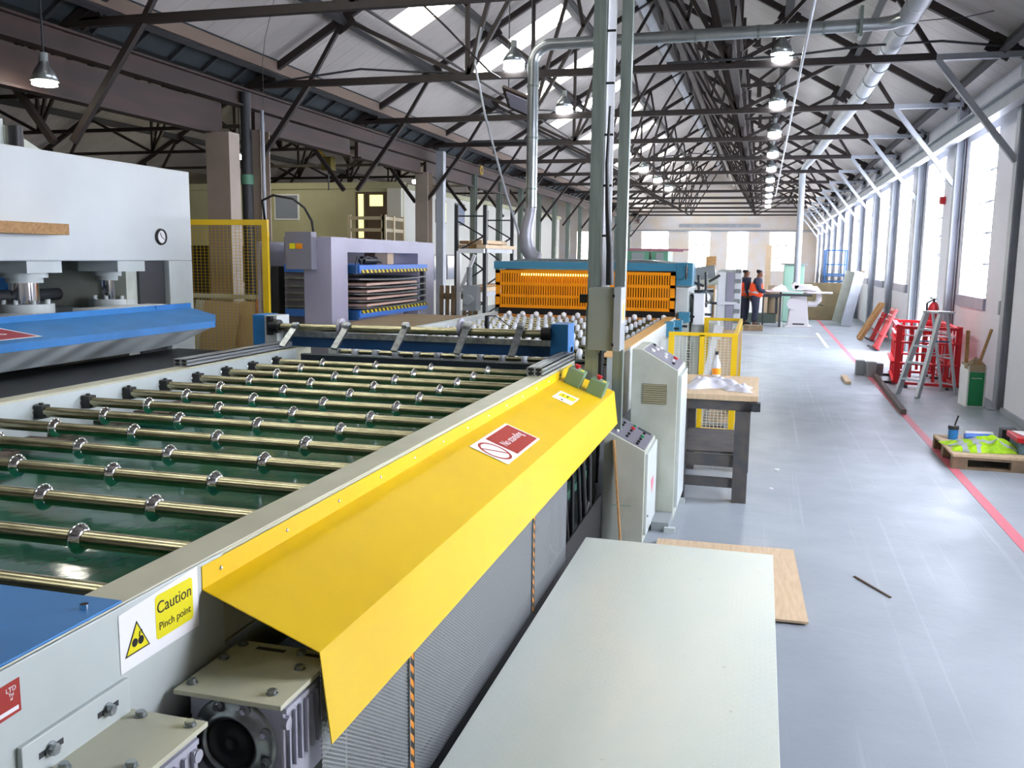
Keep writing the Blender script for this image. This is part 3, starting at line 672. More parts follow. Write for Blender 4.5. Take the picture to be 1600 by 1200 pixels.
# ---------------------------------------------------------------- gear units
def bolt(mb, x, y, z, r=.011, ax='Z', h=.008):
    d = {'Z': Vector((0, 0, 1)), 'X': Vector((1, 0, 0)), 'Y': Vector((0, -1, 0))}[ax]; p = Vector((x, y, z))
    mb.cyl(p, p+d*.002, r*1.25, 14); mb.cyl(p+d*.002, p+d*(.002+h), r, 6); mb.cyl(p+d*(.002+h), p+d*(.003+h), r*.8, 12); return mb
def gearbox(x0, x1, y0, y1, zt, name, label):
    """worm gear unit hanging under its mounting plate; round flange to the near side, ribs to the aisle side"""
    t = thing(name, label, 'gear motor', ((x0+x1)/2, (y0+y1)/2, zt-.25), 'gear motors')
    mp = part('mounting_plate', MB().box((x0, y0, zt-.012), (x1, y1, zt)), 'railtop', t, 'cream top plate', bev=.0015)
    cx = (x0+x1)/2; w = x1-x0; cz = zt-.012-.108
    part('housing', MB().box((x0+.02, y0+.03, zt-.25), (x1-.012, y1-.02, zt-.012)), 'gasket', t, bev=.006)
    rb = MB()
    for k in range(8): y = y0+.045+(y1-y0-.09)*k/7; rb.box((x1-.012, y-.003, cz-.06), (x1-.003, y+.003, cz+.075))
    rb.box((x1-.012, y0+.03, cz+.085), (x1-.003, y1-.03, cz+.097))
    for y in (y0+.035, y1-.035):
        for z in (cz+.06, cz-.07): rb.cyl((x1-.012, y, z), (x1, y, z), .014, 14)
    part('cooling_ribs', rb, 'gasket', t)
    fl = MB().lathe([(.056, -.0), (.066, -.006), (.066, -.022), (.074, -.022), (.078, -.006), (.098, -.004), (.108, -.0), (.108, .012)], (cx, y0+.028, cz), 'Y', 40)
    for k in range(8):
        a = math.pi/8+k*math.pi/4; fl.cyl((cx+.092*math.cos(a), y0+.018, cz+.092*math.sin(a)), (cx+.092*math.cos(a), y0+.03, cz+.092*math.sin(a)), .013, 12)
    f_ = part('output_flange', fl, 'steel', t, 'round ribbed flange')
    sb = MB()
    for k in range(8):
        a = math.pi/8+k*math.pi/4; sb.cyl((cx+.092*math.cos(a), y0+.008, cz+.092*math.sin(a)), (cx+.092*math.cos(a), y0+.02, cz+.092*math.sin(a)), .007, 8)
    part('flange_screws', sb, 'chrome', f_)
    part('shaft_bore', MB().lathe([(.0001, .01), (.012, .01), (.014, .004), (.022, .004), (.026, .008), (.056, .008), (.058, -.002)], (cx, y0+.012, cz), 'Y', 28), 'black', t, 'black round bore')
    return t, mp
t, mp = gearbox(-1.266, -.988, 1.68, 1.965, 1.05, 'gear_motor', 'gear unit with cream top plate under the near corner of the yellow cover')
for a in ((300, 1067), (425, 1084), (350, 1028), (468, 1045), (380, 1007), (471, 1022)):
    p = at(*a, Z=1.05); part('plate_bolt', bolt(MB(), p.x, p.y, 1.05), 'steel', mp)
for x0, x1 in ((-1.2, -1.12), (-1.07, -1.0)): part('slot', MB().box((x0, 1.925, 1.0505), (x1, 1.94, 1.0512)), 'dark', mp)
part('back_plate', MB().box((-1.25, 1.98, .7), (-.98, 1.992, 1.03)), 'white', t)
part('hex_bolt', bolt(MB(), -1.0, 1.978, .82, .011, 'Y'), 'chrome', t)
t, mp = gearbox(-1.281, -1.087, 1.25, 1.553, 1.066, 'gear_motor', 'gear unit bolted by a slotted cream bracket to the white side face, lower left')
part('angle_bracket', MB().box((XO+.006, 1.249, 1.05), (XO+.018, 1.544, 1.142)), 'white', t, 'slotted upright bracket plate', bev=.002)
for y, z in ((1.318, 1.104), (1.475, 1.104)):
    part('bracket_bolt', bolt(MB(), XO+.018, y, z, .012, 'X', .012), 'steel', t)
    part('slot', MB().box((XO+.0182, y-.03, 1.098), (XO+.0188, y+.032, 1.110)), 'dark', t)
for a in ((220, 1118), (297, 1133), (100, 1200), (205, 1197)):
    p = at(*a, Z=1.066); part('plate_bolt', bolt(MB(), p.x, p.y, 1.066), 'steel', mp)
# ---------------------------------------------------------------- chequer plate platform, plywood
pl = thing('work_platform', 'low platform of pale green chequer plate beside the mesh skirt', 'platform', (-.4, 2.5, 0))
part('deck_plate', MB().box((-.925, -.6, .412), (.135, 5.05, .42)), 'cheq', pl, 'pale green chequer plate deck', bev=.002)
part('frame', MB().box((-.90, -.55, .34), (-.86, 5.02, .412)).box((.07, -.55, .34), (.11, 5.02, .412)).box((-.9, 4.98, .34), (.11, 5.02, .412)).box((-.9, 2.2, .34), (.11, 2.24, .412)), 'dark', pl)
for x in (-.88, .05):
    for y in (-.5, 2.2, 4.95): part('leg', MB().box((x-.02, y-.02, 0), (x+.03, y+.03, .34)), 'dark', pl)
solo('plywood_sheet', MB().box((-.62, 5.10, .012), (.33, 6.42, .026), Rz(.03)), 'ply', 'plywood sheet lying on the floor past the end of the platform', 'plywood sheet', (-.15, 5.8, 0))
solo('plywood_sheet', MB().box((-.55, 5.2, 0), (.22, 6.3, .011)), 'mdf', 'thinner board under the plywood sheet on the floor', 'board', (-.1, 5.8, 0))
# ---------------------------------------------------------------- post pair with control box
ps = thing('service_post', 'pair of galvanised channel posts running up to the roof with a grey control box', 'post', (-1.05, 6.42, 0))
def chan(x0, x1, y0, y1, zt):
    return MB().box((x0, y0, 0), (x0+.006, y1, zt)).box((x1-.006, y0, 0), (x1, y1, zt)).box((x0+.006, y0, 0), (x1-.006, y0+.006, zt))
part('channel_post', chan(-1.205, -1.118, 6.4, 6.48, 7.35), 'post', ps)
part('channel_post', chan(-1.02, -.945, 6.46, 6.53, 7.25), 'post', ps)
part('cable_tray', MB().box((-1.112, 6.46, 1.8), (-1.06, 6.5, 7.3)).box((-1.112, 6.44, 1.8), (-1.108, 6.46, 7.3)), 'whiteb', ps, 'white cable trunking between the posts')
tb = MB()
for k in range(14): tb.box((-1.115, 6.43, 2.2+.35*k), (-1.055, 6.437, 2.215+.35*k))
part('cable_ties', tb, 'black', ps)
part('cable', MB().tube([(-1.08, 6.42, 3.1), (-1.09, 6.41, 2.7), (-1.075, 6.4, 2.4), (-1.05, 6.4, 2.1), (-1.045, 6.41, 1.86)], [.008, .012, .018, .026, .03], 10).tube([(-1.1, 6.43, 1.4), (-1.1, 6.43, 1.2), (-1.12, 6.43, .4)], .022, 8), 'black', ps, 'thick black cable bundle')
bx = part('control_box', MB().box((-1.165, 6.22, 1.405), (-.985, 6.4, 1.845)), 'boxgrey', ps, 'grey control box', bev=.004)
part('box_lid', MB().box((-.983, 6.2, 1.405), (-.93, 6.4, 1.85)), 'grey', ps, 'lid facing the aisle', bev=.004)
part('box_hinge', MB().box((-.99, 6.196, 1.78), (-.975, 6.2, 1.8)).box((-.99, 6.196, 1.44), (-.975, 6.2, 1.46)), 'black', bx)
part('box_label', MB().box((-.93, 6.25, 1.6), (-.928, 6.36, 1.76)), 'paper', bx)
part('warning_label', MB().box((-.928, 6.27, 1.62), (-.9265, 6.34, 1.73)), 'fyellow', bx)
part('isolator_switch', MB().box((-1.25, 6.34, 1.73), (-1.206, 6.4, 1.79)), 'black', ps)
bt = MB()
for k in range(7): bt.cyl((-1.118, 6.39, 1.38+.055*k), (-1.105, 6.39, 1.38+.055*k), .008, 8)
part('bolts', bt, 'steel', ps)
part('post_sleeve', MB().box((-1.21, 6.392, .0), (-1.114, 6.4, 1.70)), 'post', ps)
# ---------------------------------------------------------------- sloping control desks
def desk(x0, x1, y0, y1, zf_, zb_, xs, m, name, label, base=0.0):
    """floor cabinet whose top slopes down to the aisle (+x)"""
    t = thing(name, label, 'control desk', ((x0+x1)/2, (y0+y1)/2, 0))
    pr = [(x0, y0, base), (x1, y0, base), (x1, y0, zf_), (xs, y0, zb_), (x0, y0, zb_)]
    part('cabinet_body', MB().prism(pr, (0, y1-y0, 0)), m, t, bev=.004)
    if base: part('plinth', MB().box((x0+.02, y0+.02, 0), (x1-.02, y1-.02, base)), 'grey', t)
    s = Vector((x1-xs, 0, zf_-zb_)).normalized(); n = Vector((-s.z, 0, s.x)); L_ = (Vector((x1, 0, zf_))-Vector((xs, 0, zb_))).length
    P3 = lambda u, v, h: Vector((xs, y0, zb_))+s*u*L_+Vector((0, v*(y1-y0), 0))+n*h
    pn = part('button_panel', MB().prism([P3(.03, .05, .001), P3(.97, .05, .001), P3(.97, .95, .001), P3(.03, .95, .001)], n*.002), mat('button panel grey', '6c6a74', .45), t, 'grey button panel')
    return t, pn, P3, n
t, pn, P3, n = desk(-1.04, -.742, 6.3, 6.93, .684, .82, -1.02, 'cream', 'control_desk', 'small grey green control desk with coloured buttons beside the yellow cover', .0)
cols = {'r': 'red', 'g': 'green', 'k': 'black', 'w': 'paper'}
for u, v, c_, r_ in ((.2, .75, 'k', .011), (.2, .6, 'k', .011), (.2, .45, 'k', .011), (.2, .2, 'w', .011), (.45, .85, 'g', .011), (.45, .7, 'r', .016), (.45, .55, 'k', .011), (.45, .35, 'k', .011), (.45, .2, 'k', .011), (.75, .75, 'k', .011), (.75, .55, 'g', .014), (.75, .4, 'k', .011), (.75, .25, 'k', .011), (.75, .12, 'k', .011)):
    p = P3(u, v, .003); part('push_button', MB().cyl(p, p+n*.014, r_, 12), cols[c_], pn, {'r': 'red push button', 'g': 'green push button', 'w': 'white push button'}.get(c_))
part('display', MB().prism([P3(.55, .85, .003), P3(.9, .85, .003), P3(.9, .93, .003), P3(.55, .93, .003)], n*.004), 'dark', pn)
part('cabinet_door', MB().box((-.742, 6.33, .06), (-.722, 6.92, .66)), 'white', t, 'white door facing the aisle', bev=.003)
part('door_lock', MB().cyl((-.722, 6.36, .2), (-.712, 6.36, .2), .012, 10).box((-.722, 6.86, .5), (-.716, 6.88, .6)).box((-.722, 6.86, .1), (-.716, 6.88, .18)), 'chrome', t)
part('warning_sticker', MB().prism([(-.7215, 6.55, .42), (-.7215, 6.72, .42), (-.7215, 6.72, .36), (-.7215, 6.62, .3)], (.0006, 0, 0)), mat('faded pink print', 'd07a88', .6), t)
part('print_patch', text('~~~~', .06, frame4((-.9, 6.2995, .28), (1, 0, 0), (0, 0, 1))), 'mgreen', t)
t, pn, P3, n = desk(-.945, -.587, 6.97, 7.62, 1.192, 1.351, -.869, 'cream', 'control_desk', 'tall grey green control cabinet with sloping button panel and side vent', .0)
part('plinth', MB().box((-.72, 6.66, 0), (-.59, 6.96, .07)), 'grey', t)
for u, v, c_, r_ in ((.2, .3, 'w', .02), (.25, .6, 'w', .018), (.3, .85, 'w', .015), (.55, .35, 'w', .014), (.5, .6, 'w', .014), (.75, .75, 'r', .02), (.75, .45, 'w', .012), (.8, .25, 'k', .012), (.12, .8, 'k', .012)):
    p = P3(u, v, .003); part('push_button', MB().cyl(p, p+n*.014, r_, 12), cols[c_], pn)
part('cabinet_door', MB().box((-.587, 7.0, .1), (-.56, 7.58, 1.15)), 'white', t, 'pale door facing the aisle', bev=.003)
vb = MB()
for k in range(9): vb.box((-.855, 6.961, .93+.0173*k), (-.672, 6.969, .939+.0173*k), Rx(.5))
part('vent_grille', vb, mat('vent louvres', 'a8a488', .5), t); part('vent_recess', MB().box((-.858, 6.966, .925), (-.669, 6.9695, 1.083)), mat('vent recess', '6e6a58', .7), t)
for y in (6.63, 7.5): part('foot', MB().box((-.62, y, 0), (-.54, y+.05, .04)), 'white', t)
solo('timber_lath', MB().bar((-.965, 6.28, .76), (-.885, 6.22, .0), .012, .05), 'timber', 'thin timber strip leaning on the small control desk', 'timber strip', (-.9, 6.25, 0))
# ================================================================ CROSS BEAM ASSEMBLY over the rails
ca = thing('transfer_gantry', 'cross roller with blue end housings spanning the rails between the two conveyors', 'gantry', (-2.7, 6.5, 1.304))
part('end_housing', MB().box((-1.495, 6.5, 1.31), (-1.36, 6.72, 1.56)), 'blue', ca, 'blue end housing near the posts', bev=.006)
part('end_housing', MB().box((-3.99, 6.5, 1.31), (-3.88, 6.72, 1.56)), 'blue', ca, 'blue end housing at the far rail', bev=.006)
part('end_plate', MB().box((-3.88, 6.5, 1.31), (-3.77, 6.7, 1.555)), 'white', ca)
part('shaft_bearing', MB().cyl((-3.82, 6.5, 1.47), (-3.74, 6.5, 1.47), .055, 16).box((-3.84, 6.46, 1.4), (-3.8, 6.52, 1.55)), 'black', ca)
part('shaft_bearing', MB().cyl((-1.56, 6.5, 1.485), (-1.49, 6.5, 1.485), .05, 16), 'black', ca)
part('cross_tube', MB().cyl((-3.8, 6.5, 1.465), (-1.49, 6.5, 1.485), .03, 18), 'brassy', ca)
part('cross_bar', MB().box((-3.75, 6.56, 1.385), (-1.5, 6.6, 1.43)), 'steel', ca)
part('cross_beam', MB().box((-3.88, 6.6, 1.30), (-1.36, 6.68, 1.385)), 'dblue', ca, 'deep blue cross beam', bev=.003)
part('cross_beam', MB().box((-3.45, 6.3, 1.16), (-1.405, 6.34, 1.275)), 'navy', ca, 'dark navy beam below the last roller')
part('beam_edge', MB().box((-3.45, 6.295, 1.275), (-1.405, 6.345, 1.281)), 'steel', ca)
for xt in (448, 528, 620, 716, 800):
    a = at(xt+14, 510, Y=6.47); b = at(xt-10, 541, Y=6.32)
    part('lift_arm', MB().bar(a, (a.x-.02, 6.28, 1.33), .05, .02, (0, 1, 0)).cyl(a+Vector((-.02, 0, 0)), a+Vector((.02, 0, 0)), .035, 14), 'steel', ca, 'zinc plated lift arm')
for xt in (535, 722):
    a = at(xt, 512, Y=6.5)
    part('pulley', MB().cyl(a+Vector((-.02, 0, 0)), a+Vector((.0, 0, 0)), .075, 22).cyl(a+Vector((.0, 0, 0)), a+Vector((.025, 0, 0)), .05, 18), 'gasket', ca, 'round toothed pulley')
part('sensor', MB().cyl((-2.02, 6.6, 1.43), (-2.02, 6.6, 1.6), .018, 12).cyl((-2.02, 6.6, 1.52), (-2.02, 6.6, 1.56), .022, 12), 'black', ca, 'black upright sensor')
part('sensor_cable', MB().tube([(-2.02, 6.6, 1.6), (-1.95, 6.6, 1.6), (-1.8, 6.6, 1.5), (-1.7, 6.6, 1.46)], .004, 6), 'black', ca)
def extr(x0, x1, z0, z1, y0, y1, label):
    t = thing('aluminium_extrusion', label, 'extrusion', ((x0+x1)/2, y0, z0), 'aluminium extrusions')
    mb = MB(); w = x1-x0; h = z1-z0
    for i in range(3): mb.box((x0+i*(w-.008)/2, y0, z0), (x0+i*(w-.008)/2+.008, y1, z1))
    for i in range(3):
        z = z0+i*(h-.006)/2
        mb.box((x0, y0, z), (x0+w*.2, y1, z+.006)).box((x0+w*.33, y0, z), (x0+w*.67, y1, z+.006)).box((x0+w*.8, y0, z), (x1, y1, z+.006))
    part('profile_bar', mb, mat('bright aluminium', 'd0d4d8', .3, .7), t)
    part('profile_core', MB().box((x0+.012, y0+.01, z0+.008), (x1-.012, y1, z1-.008)), 'dark', t)
extr(-1.41, -1.305, 1.305, 1.36, 5.47, 6.48, 'slotted aluminium extrusion lying on the near rail beside the yellow cover')
extr(-3.73, -3.625, 1.305, 1.355, 5.1, 6.48, 'slotted aluminium extrusion lying on the far rail')
# ================================================================ SECOND CONVEYOR
c2 = thing('wheel_conveyor', 'second conveyor with rows of clear plastic wheels leading to the orange grille', 'conveyor', (-2.3, 9, 0))
part('side_rail', MB().box((-1.11, 6.75, .75), (-1.05, 11.75, 1.3)), 'white', c2, 'white near rail', bev=.004)
part('rail_top', MB().box((-1.17, 6.75, 1.3), (-1.05, 11.75, 1.306)), mat('orange tinted rail top', 'd8a860', .5), c2, 'orange tinted top strip')
part('side_rail', MB().box((-3.52, 6.9, 1.05), (-3.44, 11.75, 1.31)), 'white', c2, 'white far rail', bev=.004)
part('under_frame', MB().box((-3.4, 7.0, .7), (-1.2, 7.1, 1.1)).box((-3.4, 11.5, .7), (-1.2, 11.6, 1.1)), 'navy', c2)
for x in (-1.1, -3.5):
    for y in (6.95, 9.2, 11.6): part('leg', MB().box((x-.04, y-.04, 0), (x+.04, y+.04, 1.05)), 'white', c2)
part('bed_panel', MB().box((-3.44, 6.8, .9), (-1.11, 11.7, .91)), 'dark', c2)
y = 6.95; zr2 = 1.235
def wheel2():
    return [(.02, -.024), (.056, -.019), (.066, -.01), (.066, .01), (.056, .019), (.02, .024)]
r2 = part('roller', MB().cyl((-3.44, y, zr2), (-1.11, y, zr2), .02, 12), 'brassy', c2)
w2 = part('wheel', MB().lathe(wheel2(), (-1.25, y, zr2), 'X', 12), 'clearp', r2, 'clear plastic wheel')
for k in range(1, 12):
    c = w2.copy(); C.objects.link(c); c.location.x = w2.location.x-.185*k
for j in range(1, 13):
    c = dup(r2); c.location = (r2.location.x, r2.location.y+.385*j, r2.location.z)
solo('board_table', MB().box((-6.0, 9.3, 1.24), (-3.75, 11.4, 1.28)).box((-5.9, 9.4, 0), (-5.8, 9.5, 1.24)).box((-3.9, 9.4, 0), (-3.8, 9.5, 1.24)).box((-5.9, 11.2, 0), (-5.8, 11.3, 1.24)).box((-3.9, 11.2, 0), (-3.8, 11.3, 1.24)), 'mdf', 'flat brown board table in front of the lavender press', 'table', (-4.9, 10, 0)) if False else None
# ================================================================ MACHINE WITH ORANGE GRILLE
gm = thing('coating_machine', 'teal topped machine with a long orange slatted guard at the end of the wheel conveyor', 'machine', (-2.3, 13, 0))
part('top_beam', MB().box((-3.58, 12.0, 1.885), (-1.09, 12.3, 1.99)), 'teal', gm, 'teal front beam', bev=.005)
part('end_column', MB().box((-1.09, 12.0, 1.7), (-.87, 12.5, 2.0)), 'teal', gm, 'teal end column', bev=.01)
part('machine_hood', MB().prism([(-3.58, 12.3, 1.97), (-1.09, 12.3, 1.97), (-1.5, 12.3, 2.03), (-3.2, 12.3, 2.03)], (0, 1.7, 0)), 'steel', gm, 'grey metal hood')
part('machine_body', MB().box((-3.5, 12.3, .0), (-1.1, 15.0, 1.95)), 'white', gm, 'white machine body', bev=.01)
part('machine_body', MB().box((-1.09, 12.05, .0), (-.92, 13.5, 1.68)), 'white', gm, 'white side body', bev=.01)
gb = MB().box((-3.53, 11.93, 1.36), (-1.09, 11.96, 1.40)).box((-3.53, 11.93, 1.83), (-1.09, 11.96, 1.87)).box((-3.53, 11.93, 1.36), (-3.47, 11.96, 1.87)).box((-1.15, 11.93, 1.36), (-1.09, 11.96, 1.87)).box((-3.53, 11.93, 1.505), (-1.09, 11.96, 1.54)).box((-3.53, 11.93, 1.665), (-1.09, 11.96, 1.705))
x = -3.46
while x < -1.15: gb.box((x, 11.935, 1.38), (x+.018, 11.945, 1.85)); x += .034
part('slatted_guard', gb, 'orange', gm, 'orange slatted guard')
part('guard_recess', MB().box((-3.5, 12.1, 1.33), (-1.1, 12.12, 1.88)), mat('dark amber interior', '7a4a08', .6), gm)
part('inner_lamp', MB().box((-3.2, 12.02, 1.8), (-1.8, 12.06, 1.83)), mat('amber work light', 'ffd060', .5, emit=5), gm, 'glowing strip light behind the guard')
part('gap_shade_strip', MB().box((-3.5, 11.98, 1.27), (-1.1, 12.0, 1.36)), 'black', gm)  # black strip put in for the shade in the gap
part('infeed_bar', MB().box((-3.5, 11.85, 1.24), (-1.0, 11.9, 1.275)), mat('orange brown bar', 'd89040', .5), gm, 'orange brown infeed bar')
for k in range(12): part('infeed_wheel', MB().lathe([(.001, -.03), (.03, -.03), (.045, 0), (.03, .03), (.001, .03)], (-3.3+.19*k, 11.82, 1.28), 'X', 12), 'whiteb', gm, 'white infeed wheel')
part('valve_unit', MB().box((-4.0, 11.9, 1.3), (-3.8, 12.1, 1.65)).cyl((-3.9, 11.9, 1.45), (-3.9, 11.8, 1.45), .07, 14).cyl((-3.9, 11.9, 1.65), (-3.9, 11.9, 1.9), .04, 10), 'grey', gm)
for i, (a, b_, y) in enumerate((((1038, 503), (1052, 524), 10.6), ((1052, 501), (1065, 519), 11.0), ((1060, 488), (1077, 502), 11.9))):
    p = at(*a, Y=y); q = at(*b_, Y=y)
    t = thing('drive_unit', 'small teal drive housing beside the wheel conveyor, %s' % ORD[i], 'drive unit', ((p.x+q.x)/2, y, 0), 'teal drive housings')
    part('housing', MB().box((p.x, y, q.z-.02), (q.x, y+.15, p.z)), 'teal', t, bev=.004)
    part('stand', MB().box((p.x+.02, y+.04, 0), (q.x-.02, y+.11, q.z-.02)), 'white', t)
    part('handle', MB().cyl((q.x, y+.05, (p.z+q.z)/2), (q.x+.06, y+.05, (p.z+q.z)/2), .015, 8), 'black', t)
t = part('switch_box', MB().box((-1.05, 9.0, 1.02), (-.99, 9.06, 1.12)), 'fyellow', c2, 'yellow stop switch box'); part('push_button', MB().cyl((-.99, 9.03, 1.07), (-.96, 9.03, 1.07), .022, 12), 'red', t, 'red button')
# white machinery right of the grille
wm = thing('finishing_line', 'white finishing line machine with rods and brackets right of the orange grille', 'machine', (-.6, 13, 0))
part('cabinet_body', MB().box((-.90, 12.45, 0), (-.56, 13.6, 1.2)), 'white', wm, bev=.01)
part('cabinet_body', MB().box((-.86, 12.2, 1.18), (-.72, 14.5, 1.6)), 'whiteb', wm, bev=.01)
hb = MB()
for (a, b_) in (((1085, 455), (1115, 455)), ((1088, 470), (1120, 474)), ((1092, 430), (1092, 490)), ((1103, 425), (1103, 480)), ((1080, 440), (1100, 447)), ((1085, 490), (1112, 492)), ((1108, 440), (1125, 430)), ((1080, 460), (1095, 480)), ((1096, 455), (1104, 475))):
    hb.cyl(at(*a, Y=12.4), at(*b_, Y=12.4), .018, 8)
part('rods', hb, 'dark', wm, 'dark rods and levers')
part('hand_wheel', MB().lathe([(.09, -.01), (.105, 0), (.09, .01), (.075, 0), (.09, -.01)], at(1073, 425, Y=11.9), 'X', 20).bar(at(1073, 425, Y=11.9)+Vector((0, -.09, 0)), at(1073, 425, Y=11.9)+Vector((0, .09, 0)), .012), 'dark', wm)
part('hand_wheel', MB().lathe([(.08, -.01), (.095, 0), (.08, .01), (.065, 0), (.08, -.01)], at(1102, 465, Y=12.3), 'Y', 20), 'steel', wm)
part('motor', MB().cyl(at(1088, 428, Y=12.8), at(1118, 424, Y=12.8), .09, 16), 'grey', wm)
part('roll', MB().cyl(at(1086, 440, Y=13.6), at(1122, 436, Y=13.6), .08, 16), 'cream', wm)
tw = thing('white_tower', 'tall pale cabinet with vertical panels beside the two workers', 'cabinet', (-.45, 14, 0))
p = at(1122, 422, Y=14); q = at(1149, 422, Y=14)
part('cabinet_body', MB().box((p.x, 14, 0), (q.x, 15.5, p.z)), 'white', tw)
part('panel', MB().box((p.x+.01, 13.98, .1), (p.x+.12, 14, p.z-.03)), 'whiteb', tw); part('panel', MB().box((p.x+.14, 13.98, .1), (q.x-.01, 14, p.z-.03)), 'lav', tw)
part('side_strip', MB().box((q.x, 14.0, 0), (q.x+.1, 14.1, p.z)), 'whiteb', tw)
kb = MB()
for k in range(8): kb.box((q.x+.01, 13.95, .8+.15*k), (q.x+.09, 14.0, .86+.15*k))
part('brackets', kb, 'grey', tw)
part('cross_arm', MB().box((p.x-.35, 13.9, 1.38), (q.x+.05, 13.95, 1.42)), 'whiteb', tw)
# yellow enclosure fence
fe = thing('machine_fence', 'low yellow framed mesh fence around the pit behind the workbench', 'fence', (-.55, 9.8, 0))
def fpanel(x0, x1, y, z0, z1, w=.06):
    return MB().box((x0, y-.02, z0), (x0+w, y+.02, z1)).box((x1-w, y-.02, z0), (x1, y+.02, z1)).box((x0+w, y-.02, z1-w*.6), (x1-w, y+.02, z1)).box((x0+w, y-.02, z0+.2), (x1-w, y+.02, z0+.24))
part('frame', fpanel(-.94, -.215, 9.8, 0, 1.27), 'fyellow', fe); part('frame', fpanel(-.72, -.22, 12.4, 0, 1.27), 'fyellow', fe)
part('frame', MB().box((-.26, 9.82, 1.23), (-.22, 12.38, 1.27)).box((-.26, 9.82, .2), (-.22, 12.38, .24)), 'fyellow', fe)
part('frame', MB().box((-.61, 9.78, 0), (-.56, 9.82, 1.25)), 'fyellow', fe)
part('mesh_panel', MB().box((-.88, 9.8, .24), (-.27, 9.802, 1.24)), 'meshc', fe); part('mesh_panel', MB().box((-.66, 12.4, .24), (-.28, 12.402, 1.24)), 'meshc', fe)
part('mesh_panel', MB().box((-.242, 9.83, .24), (-.24, 12.37, 1.24)), 'meshyy', fe)
solo('floor_tray', MB().box((-.8, 9.95, 0), (-.35, 10.8, .1)), 'dark', 'dark steel tray on the floor inside the yellow enclosure', 'tray', (-.6, 10.4, 0))
solo('leaning_board', MB().bar((-.42, 11.4, .02), (-.36, 11.9, 1.15), .3, .02, (0, 1, 0)), 'ply', 'pale board leaning inside the yellow enclosure', 'board', (-.4, 11.5, 0))
solo('leaning_board', MB().bar((-.7, 11.5, .02), (-.5, 11.9, 1.2), .12, .02, (0, 1, 0)), 'whiteb', 'narrow white board leaning inside the yellow enclosure', 'board', (-.6, 11.5, 0))
# ================================================================ WORKBENCH
bn = thing('workbench', 'dark timber workbench with a pale plywood top in the aisle', 'workbench', (-.3, 8.3, 0))
part('bench_top', MB().box((-.68, 7.65, .878), (.02, 8.95, .925)), 'ply', bn, 'pale plywood top', bev=.003)
part('top_rail', MB().box((-.66, 7.69, .79), (-.03, 7.75, .878)).box((-.1, 7.75, .79), (-.04, 8.9, .878)).box((-.66, 8.84, .79), (-.03, 8.9, .878)), 'bench', bn)
for x, y in ((-.1, 7.71), (-.62, 7.71), (-.1, 8.86), (-.62, 8.86)): part('leg', MB().box((x-.06, y-.05, 0), (x+.06, y+.05, .79 if y < 8 else .79)), 'bench', bn)
part('lower_rail', MB().box((-.56, 7.69, .3), (-.16, 7.73, .4)), 'bench', bn); part('lower_rail', MB().box((-.56, 7.69, .12), (-.16, 7.73, .2)), 'bench', bn)
part('shelf', MB().box((-.62, 7.75, .4), (-.1, 8.8, .42)), 'bench', bn)
part('vice_mount', MB().box((-.04, 7.62, .80), (.04, 7.72, .87)).cyl((0, 7.6, .83), (0, 7.66, .83), .03, 10), 'dark', bn)
def cloth(cx, cy, z, w, d, h, seed, rot=0., n=18, m='cloth', fold=1.):
    rr = random.Random(seed); ph = [(rr.uniform(3, 9), rr.uniform(0, 6.3), rr.uniform(0, 6.3)) for _ in range(6)]; mb = MB(); vs = []
    for i in range(n+1):
        for j in range(n+1):
            u, v = i/n*2-1, j/n*2-1; rad = 1+.18*math.sin(3*math.atan2(v, u)+ph[0][1])
            e = max(0, 1-max(abs(u), abs(v))**3)
            hh = sum(math.sin(f*(u*math.cos(a)+v*math.sin(a))+b) for f, a, b in ph)/6
            vs.append((cx+(u*math.cos(rot)-v*math.sin(rot))*w/2*rad, cy+(u*math.sin(rot)+v*math.cos(rot))*d/2*rad, z+e*h*(.45+.9*abs(hh)*fold)+.002))
    k = n+1
    mb.add(vs, [(i*k+j, (i+1)*k+j, (i+1)*k+j+1, i*k+j+1) for i in range(n) for j in range(n)], True); return mb
solo('crumpled_cloth', cloth(-.38, 8.25, .925, .42, .6, .09, 3, .2), 'cloth', 'crumpled white rag on the workbench, larger one in the middle', 'cloth', (-.38, 8.25, .925))
solo('crumpled_cloth', cloth(-.15, 8.0, .925, .22, .3, .06, 5), 'cloth', 'small crumpled rag near the right edge of the workbench', 'cloth', (-.15, 8.0, .925))
t = thing('spray_bottle', 'clear spray bottle with orange label standing on the workbench', 'bottle', (-.38, 8.8, .925))
part('bottle_body', MB().lathe([(.001, 0), (.04, .0), (.042, .02), (.042, .13), (.018, .19), (.016, .22), (.001, .22)], (-.38, 8.8, .925), 'Z', 18), 'clearp', t)
part('label', MB().lathe([(.0428, .03), (.0428, .09)], (-.38, 8.8, .925), 'Z', 18), 'orange', t, 'orange label'); part('spray_head', MB().cbox((-.38, 8.79, 1.16), (.03, .06, .03)), 'dark', t)
solo('floor_scrap', cloth(.17, 8.25, 0, .04, .03, .02, 9, n=6), 'paper', 'small white scrap on the aisle floor', 'scrap', at(1230, 793, Z=0))
